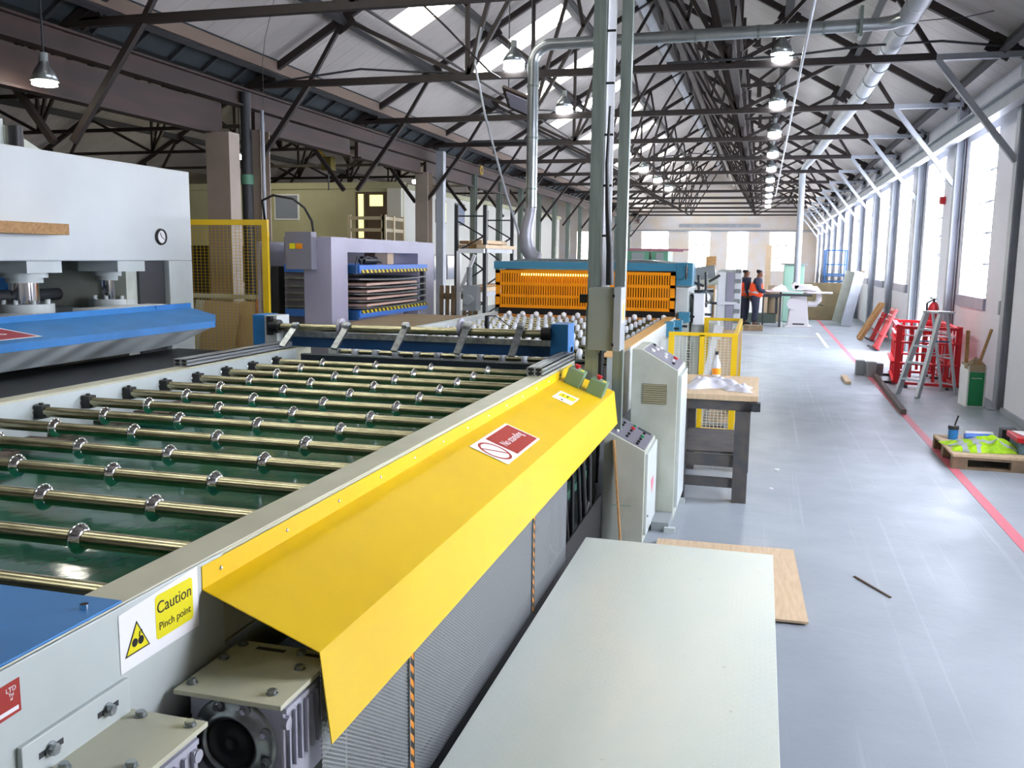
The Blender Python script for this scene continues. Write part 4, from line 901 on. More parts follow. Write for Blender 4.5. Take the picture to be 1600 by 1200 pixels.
# ================================================================ WHITE PRESS on the left
pr = thing('veneer_press', 'huge white hydraulic press with chrome rams and a clock on its face, far left', 'press', (-6.8, 6, 0))
part('press_beam', MB().box((-7.8, 2.6, 1.965), (-6.0, 8.6, 2.91)), mat('white press enamel', 'ccd2d2', .45, col2='c2c8c8', scale=1.2), pr, 'white upper beam', bev=.01)
part('press_leg', MB().box((-7.8, 8.2, 0), (-6.0, 8.6, 1.965)), 'white', pr, 'white end leg', bev=.008)
part('leg_recess_shade', MB().box((-7.6, 7.78, .9), (-6.05, 8.18, 1.96)), 'dark', pr); part('leg_panel', MB().box((-7.6, 7.62, .9), (-6.08, 7.78, 1.96)), 'cream', pr)  # dark block put in for the shade of the recess beside the leg
part('rear_wall', MB().box((-7.8, 2.6, 0), (-7.7, 8.2, 1.3)), 'grey', pr)
part('platen', MB().box((-7.6, 2.8, 1.40), (-5.85, 7.9, 1.5)), 'grey', pr, 'grey steel platen')
part('platen_strip', MB().box((-6.2, 4.9, 1.5), (-5.85, 6.3, 1.52)).box((-6.1, 6.9, 1.5), (-5.82, 7.9, 1.53)), 'whiteb', pr)
for y in (3.6, 5.1, 6.57, 7.7):
    part('ram_block', MB().box((-6.5, y-.24, 1.86), (-6.04, y+.16, 1.965)), 'white', pr)
    part('hydraulic_ram', MB().cyl((-6.3, y, 1.58), (-6.3, y, 1.86), .115, 24), 'chrome', pr, 'chrome hydraulic ram')
    part('ram_flange', MB().cyl((-6.3, y, 1.815), (-6.3, y, 1.862), .19, 24).cyl((-6.3, y, 1.77), (-6.3, y, 1.815), .15, 24), 'white', pr)
    fb = MB().cyl((-6.3, y, 1.5), (-6.3, y, 1.585), .23, 28)
    for k in range(8): a = k*math.pi/4+.3; fb.cyl((-6.3+.185*math.cos(a), y+.185*math.sin(a), 1.585), (-6.3+.185*math.cos(a), y+.185*math.sin(a), 1.62), .022, 10)
    part('ram_base', fb, 'white', pr)
part('hydraulic_pipe', MB().cyl((-6.9, 3, 1.62), (-6.9, 8, 1.62), .06, 12), 'dark', pr)
part('rear_gear', MB().box((-7.69, 4.4, 1.5), (-7.2, 5.0, 1.96)).box((-7.69, 6.0, 1.5), (-7.3, 6.3, 1.9)), 'grey', pr)
part('rear_gear', MB().box((-7.68, 6.5, 1.5), (-7.35, 6.9, 1.9)).box((-7.66, 7.2, 1.5), (-7.4, 7.5, 1.9)), 'dblue', pr)
hd = part('press_hood', MB().sheet([(-5.72, 1.535), (-5.70, 1.485), (-5.05, 1.405), (-5.045, 1.345)], 2.6, 7.56, .006), 'blue', pr, 'blue sloping safety hood')
part('hood_end', MB().prism([(-5.045, 7.56, 1.345), (-5.045, 7.56, 1.405), (-5.3, 7.95, 1.434), (-5.3, 7.95, 1.38)], (-.004, -.003, 0)).prism([(-5.3, 7.95, 1.38), (-5.3, 7.95, 1.434), (-5.7, 8.12, 1.485), (-5.7, 8.12, 1.43)], (0, -.005, 0)), 'blue', pr)
part('hood_end', MB().prism([(-5.70, 7.56, 1.479), (-5.045, 7.56, 1.399), (-5.3, 7.95, 1.428), (-5.70, 8.12, 1.479)], (0, 0, .006)).box((-5.724, 7.56, 1.479), (-5.70, 8.12, 1.535)), 'blue', pr)
m = mat('quilted grey skirt', 'c4cccc', .55, bump=.1, bscale=3); N, L, P = nodes(m); tc = N.new('ShaderNodeTexCoord'); mp = N.new('ShaderNodeMapping'); mp.inputs['Rotation'].default_value = (.7, 0, 0)
wv = N.new('ShaderNodeTexWave'); wv.inputs['Scale'].default_value = 1.1; wv.bands_direction = 'Y'; wv.inputs['Distortion'].default_value = 1.5; L.new(tc.outputs['Object'], mp.inputs[0]); L.new(mp.outputs[0], wv.inputs[0])
b = N.new('ShaderNodeBump'); b.inputs['Strength'].default_value = .8; b.inputs['Distance'].default_value = .05; L.new(wv.outputs['Fac'], b.inputs['Height']); L.new(b.outputs[0], P.inputs['Normal'])
part('hood_skirt', MB().prism([(-5.06, 2.6, 1.345), (-5.06, 7.52, 1.345), (-5.26, 7.25, 1.2), (-5.3, 6.9, 1.175), (-5.3, 2.6, 1.165)], (-.03, 0, 0)), m, pr, 'pale quilted skirt under the blue hood')
part('hood_trim', MB().box((-5.83, 2.6, 1.49), (-5.71, 8.1, 1.5)), 'dark', pr)
# sign lying on the hood
hs = Vector((.65, 0, -.08)).normalized(); hn = Vector((.08, 0, .65)).normalized(); P3 = lambda u, y, h=0: Vector((-5.70, y, 1.487))+hs*u+hn*h
sg = part('safety_sign', MB().prism([P3(.1, 4.4, .002), P3(.56, 4.4, .002), P3(.56, 5.5, .002), P3(.1, 5.5, .002)], hn*.001), 'paper', hd, 'dark red No standing sign')
part('red_field', MB().prism([P3(.12, 4.6, .004), P3(.54, 4.6, .004), P3(.54, 5.47, .004), P3(.12, 5.47, .004)], hn*.001), mat('dark red sign print', '9c2a3a', .5), sg)
part('lettering', text('No standing', .15, frame4(P3(.33, 4.97, .006), (0, 1, 0), -hs)), 'paper', sg)
ck = thing('wall_clock', 'round black rimmed clock hung on the white press face', 'clock', (-5.99, 8.07, 2.21))
part('clock_rim', MB().lathe([(.065, 0), (.065, .02), (.08, .022), (.085, 0)], (-5.995, 8.07, 2.21), 'X', 28), 'black', ck); part('clock_face', MB().cyl((-5.995, 8.07, 2.21), (-5.985, 8.07, 2.21), .067, 28), 'paper', ck)
part('clock_hands', MB().bar((-5.982, 8.07, 2.21), (-5.982, 8.11, 2.185), .008, .003).bar((-5.982, 8.07, 2.21), (-5.982, 8.05, 2.25), .006, .003), 'black', ck)
solo('timber_board', MB().box((-5.995, 4.6, 2.19), (-5.82, 6.6, 2.285)), 'timber', 'brown timber board resting against the white press face', 'timber board', (-5.9, 5.6, 2.2), bev=.004)
t = thing('hydraulic_pump', 'pale pump unit with a black motor on top of the white press', 'pump', (-6.7, 6.7, 2.91))
part('pump_body', MB().box((-7.0, 5.6, 2.911), (-6.5, 6.65, 3.2)), 'white', t, bev=.01); part('bracket', MB().prism([(-6.5, 6.65, 2.911), (-6.5, 7.1, 2.911), (-6.5, 7.06, 2.98), (-6.5, 6.65, 3.15)], (-.3, 0, 0)), 'cream', t)
part('motor', MB().cyl((-6.42, 6.7, 2.93), (-6.42, 6.7, 3.14), .06, 14), 'black', t)
part('hose', MB().tube([(-6.45, 5.0, 2.93), (-6.4, 5.8, 2.96), (-6.42, 6.5, 2.93), (-6.5, 7.6, 2.93)], .02, 8), 'dark', t)
pt = thing('infeed_table', 'low black topped table between the white press and the roller conveyor', 'table', (-4.8, 5.5, 0))
part('table_top', MB().box((-5.5, 2.8, 1.06), (-3.95, 7.6, 1.12)), 'black', pt); part('side_panel', MB().box((-3.97, 2.8, .3), (-3.95, 7.6, 1.06)), 'grey', pt)
part('green_sheet', MB().box((-4.6, 2.9, 1.12), (-4.0, 5.4, 1.126)), mat('dull grey green sheet', '4a5650', .4), pt)
for x in (-5.4, -4.05):
    for y in (2.9, 7.5): part('leg', MB().box((x-.04, y-.04, 0), (x+.04, y+.04, 1.06)), 'dark', pt)
# ---------------------------------------------------------------- fences by the press
fy = thing('machine_fence', 'tall yellow framed mesh fence panel at the end of the white press', 'fence', (-5.7, 8.9, 0))
part('frame', MB().box((-6.5, 8.88, 0), (-6.42, 8.92, 2.42)).box((-5.31, 8.88, 0), (-5.24, 8.92, 2.42)).box((-6.42, 8.88, 2.36), (-5.31, 8.92, 2.42)).box((-6.42, 8.88, .82), (-5.31, 8.92, .88)), 'fyellow', fy)
part('mesh_panel', MB().box((-6.42, 8.9, .88), (-5.31, 8.902, 2.36)), 'meshy', fy)
p = at(284, 440, Y=8.87)
part('warning_sign', MB().prism([(p.x-.09, 8.875, p.z-.08), (p.x+.09, 8.875, p.z-.08), (p.x, 8.875, p.z+.1)], (0, -.004, 0)).box((p.x-.1, 8.871, p.z-.26), (p.x+.1, 8.875, p.z-.1)), 'lime', fy, 'yellow warning sign')
lt = text('!', .12, frame4((p.x, 8.87, p.z-.02), (1, 0, 0), (0, 0, 1))); l2 = text('DANGER', .045, frame4((p.x, 8.87, p.z-.17), (1, 0, 0), (0, 0, 1))); lt.add(l2.v, l2.f)
part('lettering', lt, 'ink', fy)
fl = thing('pale_fence', 'low cream framed mesh fence behind the tall yellow one', 'fence', (-6.3, 10.2, 0))
part('frame', MB().box((-7.2, 10.18, 1.48), (-5.7, 10.22, 1.53)).box((-7.2, 10.18, 0), (-7.15, 10.22, 1.5)).box((-5.85, 10.18, 0), (-5.8, 10.22, 1.53)).box((-7.2, 10.18, .7), (-5.7, 10.22, .74)), 'cream', fl)
part('mesh_panel', MB().box((-7.2, 10.2, .74), (-5.7, 10.202, 1.5)), 'meshw', fl)
part('white_post', MB().bar((-5.62, 10.1, 0), (-5.6, 10.1, 1.5), .07), 'whiteb', fl, 'white post')
for i, (x, y, a, w, m_) in enumerate(((-6.6, 9.7, .12, .5, 'card'), (-6.15, 9.8, -.1, .35, 'ply'), (-6.9, 9.9, .06, .3, 'cream'), (-6.4, 9.95, .1, .25, 'whiteb'))):
    solo('leaning_board', MB().bar((x, y, .01), (x+a, y+.18, 1.45), w, .02, (0, 1, 0)), m_, 'board leaning behind the tall yellow mesh, %s' % ('brown cardboard one', 'pale timber one', 'grey green narrow one', 'white narrow one')[i], 'board', (x, y, 0))
# storage behind the mesh: shelves with brown boxes
t = thing('storage_rack', 'brown storage shelving seen through the yellow mesh', 'shelving', (-8.9, 11.8, 0))
for x in (-9.7, -8.65):
    for y in (11.6, 12.3): part('upright', MB().box((x-.03, y-.03, 0), (x+.03, y+.03, 3)), 'dark', t)
for z in (.5, 1.1, 1.75, 2.4): part('shelf', MB().box((-9.73, 11.57, z), (-8.62, 12.33, z+.05)), 'timber', t)
for i, (x, z, w, h, c_) in enumerate(((-9.4, .55, .5, .4, 'card'), (-8.9, 1.15, .4, .4, 'orange'), (-9.35, 1.8, .5, .35, 'card'), (-8.85, 1.8, .3, .3, 'cream'), (-9.2, 2.45, .6, .35, 'card'))):
    solo('storage_box', MB().box((x-w/2, 11.65, z), (x+w/2, 12.2, z+h)), c_, '%s box on the shelving behind the yellow mesh' % ('brown carton lowest', 'orange', 'brown carton on the third shelf', 'small cream', 'wide brown carton topmost')[i], 'box', (x, 11.9, z))
# ================================================================ LAVENDER PRESS
lp = thing('platen_press', 'lavender grey multi-shelf press with blue platens and hazard stripes', 'press', (-5.4, 11, 0))
part('front_column', MB().box((-5.05, 9.33, 0), (-4.7, 9.75, 2.25)), 'lav', lp, bev=.006)
part('top_beam', MB().box((-5.0, 9.75, 2.08), (-4.72, 12.05, 2.245)), 'lav', lp, 'lavender top beam')
part('back_panel', MB().box((-5.9, 9.75, 0), (-5.86, 12.1, 2.2)), 'lav', lp); part('end_column', MB().box((-5.9, 12.05, 0), (-4.72, 12.7, 2.24)), 'lav', lp, bev=.006)
part('left_column', MB().box((-5.62, 9.9, 1.1), (-5.35, 10.3, 2.26)).box((-5.62, 9.95, 0), (-5.5, 10.2, 1.1)), 'lavd', lp, bev=.005)
part('control_cabinet', MB().box((-4.925-.28, 9.2, 1.88), (-4.93+.05, 9.33, 2.3)), 'lavd', lp, 'grey control cabinet', bev=.004)
part('cabinet_sign', MB().box((-5.15, 9.196, 2.11), (-5.08, 9.199, 2.17)), 'lime', lp); part('cabinet_sign', MB().box((-5.07, 9.196, 2.11), (-4.99, 9.199, 2.17)), 'orange', lp)
part('base_panel', MB().box((-4.86, 9.8, 0), (-4.8, 11.7, 1.3)), 'lav', lp); part('inner_shade', MB().box((-5.8, 9.9, .3), (-5.7, 12.0, 1.9)), 'dark', lp)  # inner dark sheet stands in for the shade inside the press
for z0, z1 in ((1.835, 1.93), (1.30, 1.39)):
    part('platen', MB().box((-5.6, 9.86, z0), (-4.6, 12.11, z1)), 'lblue', lp, 'bright blue platen')
part('hazard_stripe', MB().box((-4.6, 9.9, 1.835), (-4.598, 12.11, 1.875)), 'hazy', lp, 'yellow and black striped edge'); part('hazard_stripe', MB().box((-4.6, 9.9, 1.352), (-4.598, 12.11, 1.392)), 'hazy', lp, 'yellow and black striped edge')
for z, zp in ((1.755, None), (1.66, 1.69), (1.575, 1.605), (1.49, 1.52), (1.41, 1.437)):
    sm = MB(); n = 10; pts = []
    for i in range(n):
        u0, u1 = i/n, (i+1)/n; f = lambda u: z-.02*math.sin(math.pi*u)
        sm.prism([(-5.6, 9.86+2.25*u0, f(u0)), (-5.6, 9.86+2.25*u1, f(u1)), (-5.6, 9.86+2.25*u1, f(u1)+.018), (-5.6, 9.86+2.25*u0, f(u0)+.018)], (1.0, 0, 0))
    part('press_shelf', sm, 'steel', lp, 'sagging steel shelf')
    if zp: part('board', MB().box((-5.4, 10.1, zp-.01), (-4.62, 11.75, zp+.018)), 'pink', lp, 'pale board on the shelf')
part('side_hazard', MB().box((-4.715, 12.22, 1.3), (-4.71, 12.3, 1.87)), 'hazz', lp); part('side_channel', MB().box((-4.72, 12.12, 1.3), (-4.66, 12.2, 1.87)), 'dark', lp)
part('platen_end', MB().box((-4.9, 9.8, 1.83), (-4.62, 9.858, 1.925)).box((-4.9, 9.8, 1.28), (-4.62, 9.858, 1.385)), 'dblue', lp)
t = thing('platen_motor', 'dark motor and hoses lying on the upper blue platen', 'motor', (-4.8, 10.5, 1.93))
part('motor_body', MB().cyl((-4.8, 10.35, 1.985), (-4.8, 10.75, 1.985), .05, 14), 'black', t); part('hose', MB().tube([(-4.75, 10.2, 1.94), (-4.75, 10.25, 2.0), (-4.75, 10.4, 2.03), (-4.78, 10.9, 1.96)], .014, 8).tube([(-4.7, 9.95, 1.94), (-4.7, 10.0, 2.03), (-4.7, 10.1, 1.99), (-4.7, 10.12, 1.94)], .01, 8), 'dark', t)
solo('small_box', MB().box((-4.95, 10.75, 1.931), (-4.8, 11.15, 2.13)), 'brown', 'dark brown box standing on the upper blue platen', 'box', (-4.9, 10.9, 1.93)); solo('small_box', MB().box((-4.98, 11.17, 1.931), (-4.82, 11.4, 2.12)), 'ply', 'pale timber block standing on the upper blue platen', 'block', (-4.9, 11.3, 1.93))
solo('supply_cable', MB().tube([(-4.88, 9.26, 2.3), (-4.9, 9.26, 2.42), (-5.0, 9.28, 2.57), (-5.15, 9.3, 2.67), (-5.4, 9.3, 2.71), (-5.6, 9.4, 2.66), (-5.8, 9.8, 2.4), (-5.85, 9.95, 2.25)], .014, 8), 'black', 'black supply cable arching over the lavender press', 'cable', (-4.9, 9.26, 2.3))
# table in front of it, pallets, white frame
t = thing('roller_table', 'flat brown topped table between the lavender press and the wheel conveyor', 'table', (-4.1, 9, 0))
part('table_top', MB().box((-4.45, 7.7, 1.27), (-3.6, 10.9, 1.30)), 'mdf', t)
for x in (-4.4, -3.65):
    for y in (7.8, 10.8): part('leg', MB().box((x-.03, y-.03, 0), (x+.03, y+.03, 1.27)), 'dark', t)
def pallet_up(x, y, w, h, label, lean=.1):
    t = thing('timber_pallet', label, 'pallet', (x, y, 0), 'upright pallets')
    for k in range(7): part('deck_board', MB().bar((x+w*k/6, y, .01), (x+w*k/6, y+lean, h), w/9, .02, (0, 1, 0)), 'palw', t)
    for z in (.12, .5, .88): part('cross_board', MB().box((x-.05, y+lean*z+.02, h*z-.05), (x+w+.05, y+lean*z+.1, h*z+.05)), 'palw', t)
    return t
pallet_up(-5.3, 14.6, .62, 1.55, 'brown slatted pallet standing upright behind the wheel conveyor', .05)
t = thing('bracket_stand', 'white painted steel bracket frame beside the upright pallet', 'frame', (-4.9, 14, 0))
a, b_, c_, d = at(717, 392, Y=14), at(757, 392, Y=14), at(742, 398, Y=14), at(719, 455, Y=14)
part('frame_post', MB().bar((a.x, 14, 0), a, .06), 'whiteb', t); part('top_arm', MB().bar(a, b_, .07), 'whiteb', t); part('brace', MB().bar(c_, d, .05), 'whiteb', t)
# ================================================================ PALLET RACK
rk = thing('pallet_rack', 'tall dark steel pallet rack holding timber planks', 'rack', (-7.8, 25.4, 0))
for y in (24.0, 26.8):
    for x in (-8.25, -7.42): part('upright', MB().box((x-.05, y-.05, 0), (x+.05, y+.05, 3.45)), 'dark', rk)
    for z0, z1 in ((.3, 1.2), (1.2, 2.2), (2.2, 3.0)):
        part('lattice', MB().bar((-8.2, y, z0), (-7.47, y, (z0+z1)/2), .04).bar((-7.47, y, (z0+z1)/2), (-8.2, y, z1), .04), 'dark', rk)
    part('lattice', MB().bar((-8.2, y, 3.15), (-7.47, y, 3.15), .04), 'dark', rk)
for z in (.95, 2.15):
    for x in (-8.25, -7.42): part('rack_beam', MB().box((x-.03, 24.05, z), (x+.03, 26.75, z+.12)), 'pgrey', rk)
for i, (x, y0_, y1_, z, h) in enumerate(((-8.15, 24.05, 27.4, 2.27, .1), (-7.8, 24.1, 27.9, 2.27, .12), (-7.5, 23.9, 27.0, 2.27, .1), (-8.1, 24.2, 27.6, 2.39, .09), (-7.75, 24.3, 26.9, 2.41, .1), (-8.0, 24.1, 26.9, 1.07, .15), (-7.6, 24.2, 27.2, 1.07, .12))):
    solo('timber_plank', MB().box((x-.14, y0_, z), (x+.14, y1_, z+h)), 'timber' if i % 2 else 'ply', 'timber plank on the dark pallet rack, %s' % ('lower layer left', 'lower layer middle', 'lower layer right', 'upper layer left', 'upper layer right', 'bottom shelf left', 'bottom shelf right')[i], 'timber plank', (x, y0_, z), 'planks on the rack', bev=.004)
# ================================================================ OFFICES in the left bay
of = thing('site_office', 'two storey cream clad office block in the left bay with a balcony door', 'office', (-14, 28, 0))
part('upper_wall', MB().box((-20.3, 27, 2.45), (-11.1, 27.15, 4.15)), 'ofw', of, 'cream upper storey front'); part('side_wall', MB().box((-11.25, 27.15, 0), (-11.1, 50, 4.15)), 'ofw2', of, 'pale side wall')
part('parapet', MB().box((-20.35, 26.9, 4.15), (-11.05, 27.2, 4.35)).box((-11.2, 27.2, 4.15), (-11.0, 50, 4.3)), 'ofw', of)
part('flat_roof', MB().box((-20.3, 27.2, 4.1), (-11.2, 50, 4.15)), 'grey', of)
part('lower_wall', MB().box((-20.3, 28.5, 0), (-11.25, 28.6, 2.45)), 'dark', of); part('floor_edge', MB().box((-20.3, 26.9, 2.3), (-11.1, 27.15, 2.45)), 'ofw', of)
part('lower_post', MB().box((-13.1, 27, 0), (-12.9, 27.15, 2.3)).box((-16.1, 27, 0), (-15.9, 27.15, 2.3)).box((-11.3, 27, 0), (-11.1, 27.15, 2.3)), 'ofw', of)
w = part('office_window', MB().box((-15.62, 26.96, 3.16), (-14.72, 27.0, 4.0)), 'whiteb', of); part('pane', MB().box((-15.57, 26.95, 3.21), (-14.77, 26.96, 3.95)), 'offg', w)
w = part('office_door', MB().box((-12.3, 26.96, 2.47), (-11.6, 27.0, 4.05)), 'brown', of, 'brown door'); part('pane', MB().box((-12.2, 26.95, 3.6), (-11.75, 26.96, 3.95)), 'offl', w, 'lit door glass')
w = part('office_window', MB().box((-12.7, 26.96, 2.47), (-12.32, 27.0, 4.05)), 'brown', of, 'narrow side light'); part('pane', MB().box((-12.6, 26.95, 2.6), (-12.42, 26.96, 3.98)), 'offl', w, 'lit narrow pane')
part('wall_pier', MB().box((-11.58, 26.9, 2.45), (-11.1, 27.0, 4.15)), 'ofw2', of)
for y0_, y1_ in ((28.55, 28.95), (30.05, 31.0), (32.1, 33.1)):
    w = part('office_window', MB().box((-11.1, y0_-.05, 3.2), (-11.07, y1_+.05, 4.0)), 'dark', of); part('pane', MB().box((-11.07, y0_, 3.25), (-11.06, y1_, 3.95)), 'offl' if y0_ < 32 else 'offg', w)
for y0_, y1_ in ((29.8, 30.6), (31.2, 32.2)):
    w = part('office_window', MB().box((-11.1, y0_-.05, 1.2), (-11.07, y1_+.05, 2.1)), 'lavd', of); part('pane', MB().box((-11.07, y0_, 1.25), (-11.06, y1_, 2.05)), 'offg', w)
bl = part('balcony_deck', MB().box((-12.9, 25.2, 2.35), (-11.1, 26.9, 2.45)), 'timber', of)
rb = MB()
for x in (-12.1, -11.0, -10.95): rb.box((x-.05, 25.2, 2.45), (x+.05, 25.3, 3.25))
for z in (2.75, 3.1): rb.box((-12.1, 25.22, z), (-10.95, 25.28, z+.1))
for y in (26.0, 26.8): rb.box((-11.05, y-.05, 2.45), (-10.95, y+.05, 3.25))
rb.box((-11.03, 25.2, 3.1), (-10.97, 26.8, 3.2)).box((-11.03, 25.2, 2.75), (-10.97, 26.8, 2.85))
part('balcony_rail', rb, mat('pale timber rail', 'cdbfa0', .7), of, 'pale timber balcony rail')
solo('paper_stack', MB().box((-12.0, 19.0, .9), (-11.2, 19.6, 1.0)).box((-12.0, 19.0, 1.02), (-11.2, 19.6, 1.12)).box((-12.0, 19.0, 1.14), (-11.2, 19.6, 1.24)).box((-12.0, 19.0, 1.26), (-11.2, 19.6, 1.36)), 'whiteb', 'stack of white packs on the bench below the office', 'stack', (-11.6, 19.3, .9))
t = thing('packing_bench', 'dark bench under the white packs below the office', 'bench', (-11.6, 19.3, 0)); part('bench_top', MB().box((-12.6, 18.8, .84), (-10.8, 19.8, .9)), 'brown', t)
for x in (-12.5, -10.9):
    for y in (18.9, 19.7): part('leg', MB().box((x-.04, y-.04, 0), (x+.04, y+.04, .84)), 'dark', t)
# clutter beneath the roof of the left bay: hanging yellow hoist
t = thing('chain_hoist', 'yellow chain hoist hanging in the left bay', 'hoist', (-11.4, 19.5, 4.3))
a = at(495, 236, Y=19.5); b_ = at(513, 256, Y=19.5)
part('hoist_arm', MB().bar(a, b_, .12), 'fyellow', t); part('hoist_body', MB().cbox(b_, (.25, .25, .3)), mat('dark yellow', '5e5214', .8), t); part('hoist_chain', MB().cyl(b_, b_+Vector((0, 0, -.6)), .015, 6), 'dark', t); part('hoist_trolley', MB().bar(a, (a.x, a.y, 6.3), .05), 'dark', t)  # hoist body in one even dark yellow
# ================================================================ DUCTS
dz = 12.55
d1 = thing('extraction_duct', 'galvanised pipe rising from the coating machine and crossing the bay to the long duct', 'duct', (-3.2, dz, 2.0))
pts = [(-3.2, dz, 2.75)]+[(-3.2, dz, 2.75+.25*k) for k in range(1, 8)]+[(-3.2, dz, 4.7)]
for k in range(1, 9): a = math.pi/2*k/8; pts.append((-3.2+.25*(1-math.cos(a)), dz, 4.7+.25*math.sin(a)))
part('duct_pipe', MB().tube(pts+[(1.25, dz, 4.99)], .078, 20), 'galv', d1)
part('duct_bend', MB().tube([(1.25, dz, 4.99), (1.4, dz, 5.0), (1.5, dz-.05, 5.02), (1.62, dz-.2, 5.02)], [.078, .085, .09, .1], 18), 'galv', d1)
part('flexible_hose', MB().tube([(-3.2, dz, 2.75), (-3.22, dz, 2.62), (-3.25, dz, 2.5), (-3.27, dz, 2.35), (-3.25, dz, 2.18), (-3.18, dz, 2.06), (-3.08, dz, 2.02)], [.08, .082, .09, .1, .105, .105, .1], 18), mat('grey flexible hose', 'a4a4ac', .4, .4, bump=.4, bscale=20), d1)
for x in (-2.2, -1.0, -.2, .6, 1.0): part('duct_clamp', MB().cyl((x-.015, dz, 4.967), (x+.015, dz, 4.967), .086, 20), 'post', d1)
for z in (3.0, 3.7, 4.4): part('duct_clamp', MB().cyl((-3.2, dz, z-.015), (-3.2, dz, z+.015), .086, 20), 'post', d1)
part('slide_damper', MB().box((1.02, dz-.12, 4.83), (1.06, dz+.12, 5.2)), 'post', d1)
d2 = thing('main_duct', 'large pale duct running along the hall below the right roof slope', 'duct', (1.6, 15, 5.0))
part('duct_pipe', MB().tube([(1.6, -2, 5.05), (1.6, 10, 5.05), (1.6, 18, 5.08), (1.45, 23, 5.07), (1.3, 28, 5.05), (1.15, 30.5, 5.0), (1.1, 31, 4.8)], [.13, .13, .13, .12, .11, .1, .1], 20), 'pgrey', d2)
for k in range(8): part('duct_clamp', MB().cyl((1.6, 9.4+1.2*k, 5.06), (1.6, 9.43+1.2*k, 5.06), .137, 20), 'galv', d2)
part('drop_pipe', MB().cyl((1.1, 31, 1.3), (1.1, 31, 4.85), .1, 16), 'pgrey', d2, 'vertical drop pipe')
solo('hanging_conduit', MB().cyl((.38, 4, 4.7), (.38, 40, 4.7), .02, 8), 'pgrey', 'thin pale conduit running lengthwise below the truss chords', 'conduit', (.38, 4, 4.7))
a, b_, c_, d = at(742, 100, Y=13.5), at(758, 180, Y=13.3), at(790, 300, Y=13), at(822, 400, Y=12.8)
solo('hanging_cable', MB().tube([a+Vector((0, .3, .6)), a, b_, c_, d], .017, 6), 'pgrey', 'pale slack cable hanging from the roof to the coating machine', 'cable', d)
solo('roof_cable', MB().tube([at(655, 2, Y=12.9), at(700, 45, Y=13.1), at(738, 85, Y=13.3), at(765, 112, Y=13.6), at(782, 122, Y=13.8)], .016, 6), 'truss', 'dark cable looped under the roof left of the lamps', 'cable', at(700, 45, Y=13.1))
solo('wire_hanger', MB().tube([(1.65, 13.2, 5.15), (2.4, 13.3, 5.2), (3.1, 13.4, 5.35)], .006, 5), 'dark', 'thin wire from the long duct to the right wall', 'wire', (1.65, 13.2, 5.15))
# ================================================================ FAR MACHINES
for i, (x0, x1) in enumerate(((980, 1014), (1018, 1044))):
    a = at(x0, 392, Y=19); b_ = at(x1, 392, Y=19)
    t = thing('green_cabinet_machine', 'green and grey machine cabinet far behind the coating machine, %s of two' % ('left', 'right')[i], 'machine', ((a.x+b_.x)/2, 19, 0), 'green cabinets')
    part('cabinet_body', MB().box((a.x, 19, 0), (b_.x, 20, 2.2)), 'mgreen', t); part('front_panel', MB().box((a.x+.1, 18.98, .2), (b_.x-.1, 19, 2.17)), 'grey', t)
for i in range(4):
    solo('pink_batten', MB().bar((-2.95+.2*i, 19.1+.22*i, 2.215+.03*(i % 2)), (-1.85+.1*i, 19.3+.2*i, 2.215+.03*(i % 2)), .03), mat('pinkish batten', '9c6070', .7), 'pinkish batten lying on the far green cabinets, %s' % ORD[i], 'batten', (-2.5, 19.3, 2.2), 'battens on the green cabinets')
# ================================================================ RIGHT SIDE OF THE AISLE
# step ladder
lad = thing('step_ladder', 'aluminium step ladder standing in front of the red barriers', 'ladder', (2.6, 15.2, 0))
F1, F2, B1, B2 = Vector((2.12, 14.96, 0)), Vector((2.36, 14.64, 0)), Vector((2.85, 15.5, 0)), Vector((3.0, 15.2, 0))
T1, T2 = Vector((2.50, 15.22, 1.27)), Vector((2.66, 15.0, 1.27)); U1, U2 = T1+Vector((.1, .07, 0)), T2+Vector((.1, .07, 0))
M['alu'] = mat('ladder aluminium', 'b4b8bc', .4, .6)
for a, b_ in ((F1, T1), (F2, T2)): part('stile', MB().bar(a, b_, .05, .085), 'alu', lad)
for a, b_ in ((B1, U1), (B2, U2)): part('rear_leg', MB().bar(a, b_, .035), 'alu', lad)
for k in range(1, 5):
    u = k/5; part('tread', MB().bar(F1.lerp(T1, u), F2.lerp(T2, u), .1, .03), 'alu', lad)
for u in (.12, .45, .75): part('rear_rung', MB().bar(B1.lerp(U1, u), B2.lerp(U2, u), .02), 'alu', lad)
part('top_platform', MB().prism([T1+Vector((-.06, -.02, 0)), T2+Vector((-.04, -.06, 0)), U2+Vector((.12, 0, 0)), U1+Vector((.1, .06, 0))], (0, 0, .03)), 'alu', lad, 'flat top platform')
part('spreader', MB().bar(F1.lerp(T1, .5), B1.lerp(U1, .5), .015).bar(F2.lerp(T2, .5), B2.lerp(U2, .5), .015), 'alu', lad)
solo('blue_tool', MB().bar(F1.lerp(T1, .63)+Vector((.05, -.02, .03)), F2.lerp(T2, .63)+Vector((.25, .05, .05)), .05, .02), 'dblue', 'blue tool lying across the ladder beside its treads', 'tool', (2.5, 15, .8))
